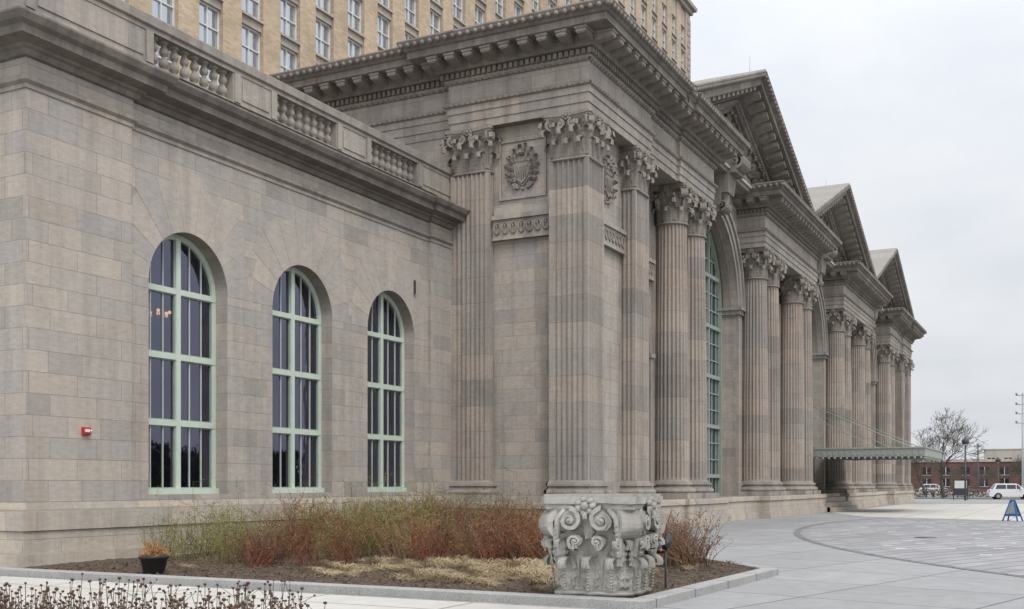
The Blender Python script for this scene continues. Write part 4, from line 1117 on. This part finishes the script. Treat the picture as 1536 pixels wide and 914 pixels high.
bgb('grey_depot', 460, 480, 0, 30, 15, 'tstone', 3, 6)
hd = MB()
for k in range(2600):
    y = rr.uniform(-14, 30); c = Vector((150 + rr.gauss(0, .5), y, rr.uniform(0, 1.0))); u = Vector((rr.gauss(0, 1), rr.gauss(0, 1), rr.gauss(0, 1))).normalized() * .22; v = u.orthogonal().normalized() * .08
    hd.add([c - u, c + v, c + u, c - v], [(0, 1, 2, 3)], 'twig_brown')
obj('hedge', hd)
fn = MB()
for k in range(30): fn.box(145, 145.08, -20 + k * 1.8, -19.92 + k * 1.8, 0, 1.3, 'darkmetal')
for z in (.3, .75, 1.2): fn.box(145.01, 145.06, -20, 33, z, z + .05, 'darkmetal')
obj('metal_fence', fn)
def lamp(x, d, H):
    mb = MB(); mb.tube([(0, 0, 0), (0, 0, .5), (0, 0, H)], [.14, .11, .08], 'darkmetal', 8)
    mb.lathe(0, 0, [(.08, H), (.32, H + .1), (.36, H + .4), (.14, H + .65), (.03, H + .8)], 12, 'darkmetal'); mb.ball((0, 0, H + .1), .2, 'white', 10)
    return obj('street_lamp', mb, None, gpos(x, d))
lamp(1448, 110, 5.6); lamp(1497, 150, 4.6)
ut = MB(); ut.tube([(0, 0, 0), (0, 0, 11.5)], [.13, .08], 'steel', 8)
for k, z in enumerate((8.2, 9.2, 10.2, 11.2)):
    ut.box(-.06, .06, -.7, .7, z, z + .07, 'steel'); ut.ball((0, .6, z + .2), .15, 'steel', 6); ut.ball((0, -.6, z + .2), .15, 'steel', 6)
obj('utility_pole', ut, None, gpos(1534, 118))
up2 = MB(); up2.tube([(0, 0, 0), (0, 0, 8)], [.12, .09], 'darkmetal', 6); up2.box(-.05, .05, -.6, .6, 7.4, 7.5, 'darkmetal'); obj('utility_pole', up2, None, gpos(1467, 170))
sg = MB(); sg.box(-.05, .05, -.75, -.65, 0, 2.2, 'darkmetal'); sg.box(-.05, .05, .65, .75, 0, 2.2, 'darkmetal'); sg.box(-.04, .04, -.65, .65, .5, 2.1, 'darkmetal'); sg.box(-.06, -.04, -.6, .6, 1.2, 2.0, 'white')
obj('notice_board', sg, None, gpos(1441, 116))

def car():
    mb = MB(); W = .92
    prof = [(-2.3, .35), (-2.32, .75), (-2.2, 1.0), (-1.95, 1.08), (-1.6, 1.62), (-1.3, 1.7), (.3, 1.7), (.6, 1.62), (1.15, 1.12), (2.05, .98), (2.28, .8), (2.32, .4), (2.2, .3), (1.85, .3), (1.8, .5), (1.62, .68), (1.42, .72), (1.2, .66), (1.04, .48), (1.0, .28), (-1.0, .28), (-1.04, .48), (-1.2, .66), (-1.42, .72), (-1.62, .66), (-1.8, .48), (-1.85, .3), (-2.2, .3)]
    n = len(prof)
    def wd(z): return W if z < 1.05 else W - (z - 1.05) * .32
    vs = [(x, -wd(z), z) for x, z in prof] + [(x, wd(z), z) for x, z in prof]
    mb.add(vs, [(i, (i + 1) % n, n + (i + 1) % n, n + i) for i in range(n)] + [tuple(range(n)), tuple(range(n, 2 * n))], 'white')
    for sy in (-1, 1):
        for (x0, x1, x2, x3) in ((-1.72, -.62, -.62, -1.5), (-.55, .35, .35, -.55), (.42, .98, .55, .42)):
            mb.add([(x0, sy * (wd(1.12) + .01), 1.12), (x1, sy * (wd(1.12) + .01), 1.12), (x2, sy * (wd(1.58) + .01), 1.58), (x3, sy * (wd(1.58) + .01), 1.58)], [(0, 1, 2, 3)], 'glass_dark')
        for wx in (-1.42, 1.42):
            s0 = len(mb.v); mb.lathe(0, 0, [(.2, -.11), (.34, -.1), (.35, 0), (.34, .1), (.2, .11)], 20, 'tyre'); mb.lathe(0, 0, [(.21, -.12), (.2, .12)], 12, 'steel')
            mb.xf(s0, Matrix.Translation((wx, sy * .82, .35)) @ Matrix.Rotation(pi / 2, 4, 'X'))
        mb.box(2.22, 2.33, sy * .7 - .15, sy * .7 + .15, .72, .86, 'steel'); mb.box(-2.335, -2.25, sy * .75 - .1, sy * .75 + .1, .8, 1.0, 'red')
        mb.box(.75, .92, sy * 1.0 - .08, sy * 1.0 + .08, 1.1, 1.24, 'white')
    mb.add([(.64, -.72, 1.6), (.64, .72, 1.6), (1.12, .86, 1.15), (1.12, -.86, 1.15)], [(0, 1, 2, 3)], 'glass_dark')
    mb.add([(-1.64, -.72, 1.6), (-1.64, .72, 1.6), (-1.96, .86, 1.12), (-1.96, -.86, 1.12)], [(0, 1, 2, 3)], 'glass_dark')
    return mb.mesh('parked_car')
cm = car()
obj('parked_car', cm, None, gpos(1516, 118), (0, 0, radians(-76)))
obj('parked_car', cm, None, gpos(1400, 190), (0, 0, radians(-80)))
af = MB()
for sx in (-1, 1):
    for sy in (-1, 1): af.hexa([(sx * .28 - .02, sy * .32 - .03, 0), (sx * .28 + .02, sy * .32 - .03, 0), (sx * .28 + .02, sy * .32 + .03, 0), (sx * .28 - .02, sy * .32 + .03, 0), (sx * .03 - .02, sy * .07 - .03, .92), (sx * .03 + .02, sy * .07 - .03, .92), (sx * .03 + .02, sy * .07 + .03, .92), (sx * .03 - .02, sy * .07 + .03, .92)], 'blue')
    af.box(sx * .21 - .02, sx * .21 + .02, -.25, .25, .22, .32, 'blue'); af.box(sx * .05 - .02, sx * .05 + .02, -.1, .1, .84, .93, 'blue')
    af.hexa([(sx * .2 - .01, -.2, .33), (sx * .2 + .01, -.2, .33), (sx * .2 + .01, .2, .33), (sx * .2 - .01, .2, .33), (sx * .07 - .01, -.09, .8), (sx * .07 + .01, -.09, .8), (sx * .07 + .01, .09, .8), (sx * .07 - .01, .09, .8)], 'steel')
obj('sandwich_board_sign', af, None, gpos(1519, 47.7), (0, 0, radians(-20)))

# ================================================================== WORLD & LIGHT
w = bpy.data.worlds.new('World'); scene.world = w; w.use_nodes = True
nt = w.node_tree; nt.nodes.clear(); g = NG(nt)
out = g.n('ShaderNodeOutputWorld'); bgn = g.n('ShaderNodeBackground'); g.l(bgn.outputs[0], out.inputs[0])
sky = g.n('ShaderNodeTexSky'); sky.sky_type = 'NISHITA'; sky.sun_disc = False
sky.air_density = 1; sky.dust_density = 4
tc = g.n('ShaderNodeTexCoord'); gen = tc.outputs['Generated']
sp = g.n('ShaderNodeSeparateXYZ'); g.l(gen, sp.inputs[0])
den = g.math('ADD', g.math('MAXIMUM', sp.outputs[2], 0), .28)
cx_ = g.n('ShaderNodeCombineXYZ'); g.l(g.math('DIVIDE', sp.outputs[0], den), cx_.inputs[0]); g.l(g.math('DIVIDE', sp.outputs[1], den), cx_.inputs[1])
nz = g.noise(cx_.outputs[0], 1.5, 6, .55)
cl = g.ramp(nz, [(.3, (6.4, 6.8, 7.4)), (.5, (7.5, 7.75, 8.1)), (.7, (8.3, 8.4, 8.55))])
zen = g.math('MULTIPLY_ADD', g.math('POWER', g.math('MAXIMUM', sp.outputs[2], 0), 1.6), 1.6, 1.0)
vm = g.n('ShaderNodeVectorMath', operation='SCALE'); g.l(cl, vm.inputs[0]); g.l(zen, vm.inputs['Scale'])
mixn = g.mix(.94, sky.outputs[0], vm.outputs[0])
g.l(mixn, bgn.inputs[0]); bgn.inputs[1].default_value = .1
sun = bpy.data.lights.new('sun', 'SUN'); sun.energy = 1.5; sun.angle = radians(22); sun.color = (1, .965, .92)
so = bpy.data.objects.new('sun', sun); scene.collection.objects.link(so)
sd = Vector((-.50, -.62, 1.05)).normalized()
so.rotation_euler = sd.to_track_quat('Z', 'Y').to_euler()
sky.sun_elevation = math.asin(sd.z); sky.sun_rotation = atan2(sd.x, sd.y)

# ================================================================== CAMERA
cam = bpy.data.cameras.new('camera'); co = bpy.data.objects.new('camera', cam); scene.collection.objects.link(co)
cam.sensor_width = 36; cam.lens = 1640 / 1536 * 36; cam.shift_y = 270 / 1536; cam.clip_end = 5000; cam.clip_start = .1
th = math.atan2(.4551, .8905)
co.location = (0, 0, 1.6); co.rotation_euler = (pi / 2, 0, th - pi / 2)
scene.camera = co
scene.view_settings.view_transform = 'Standard'; scene.view_settings.look = 'None'; scene.view_settings.exposure = 0
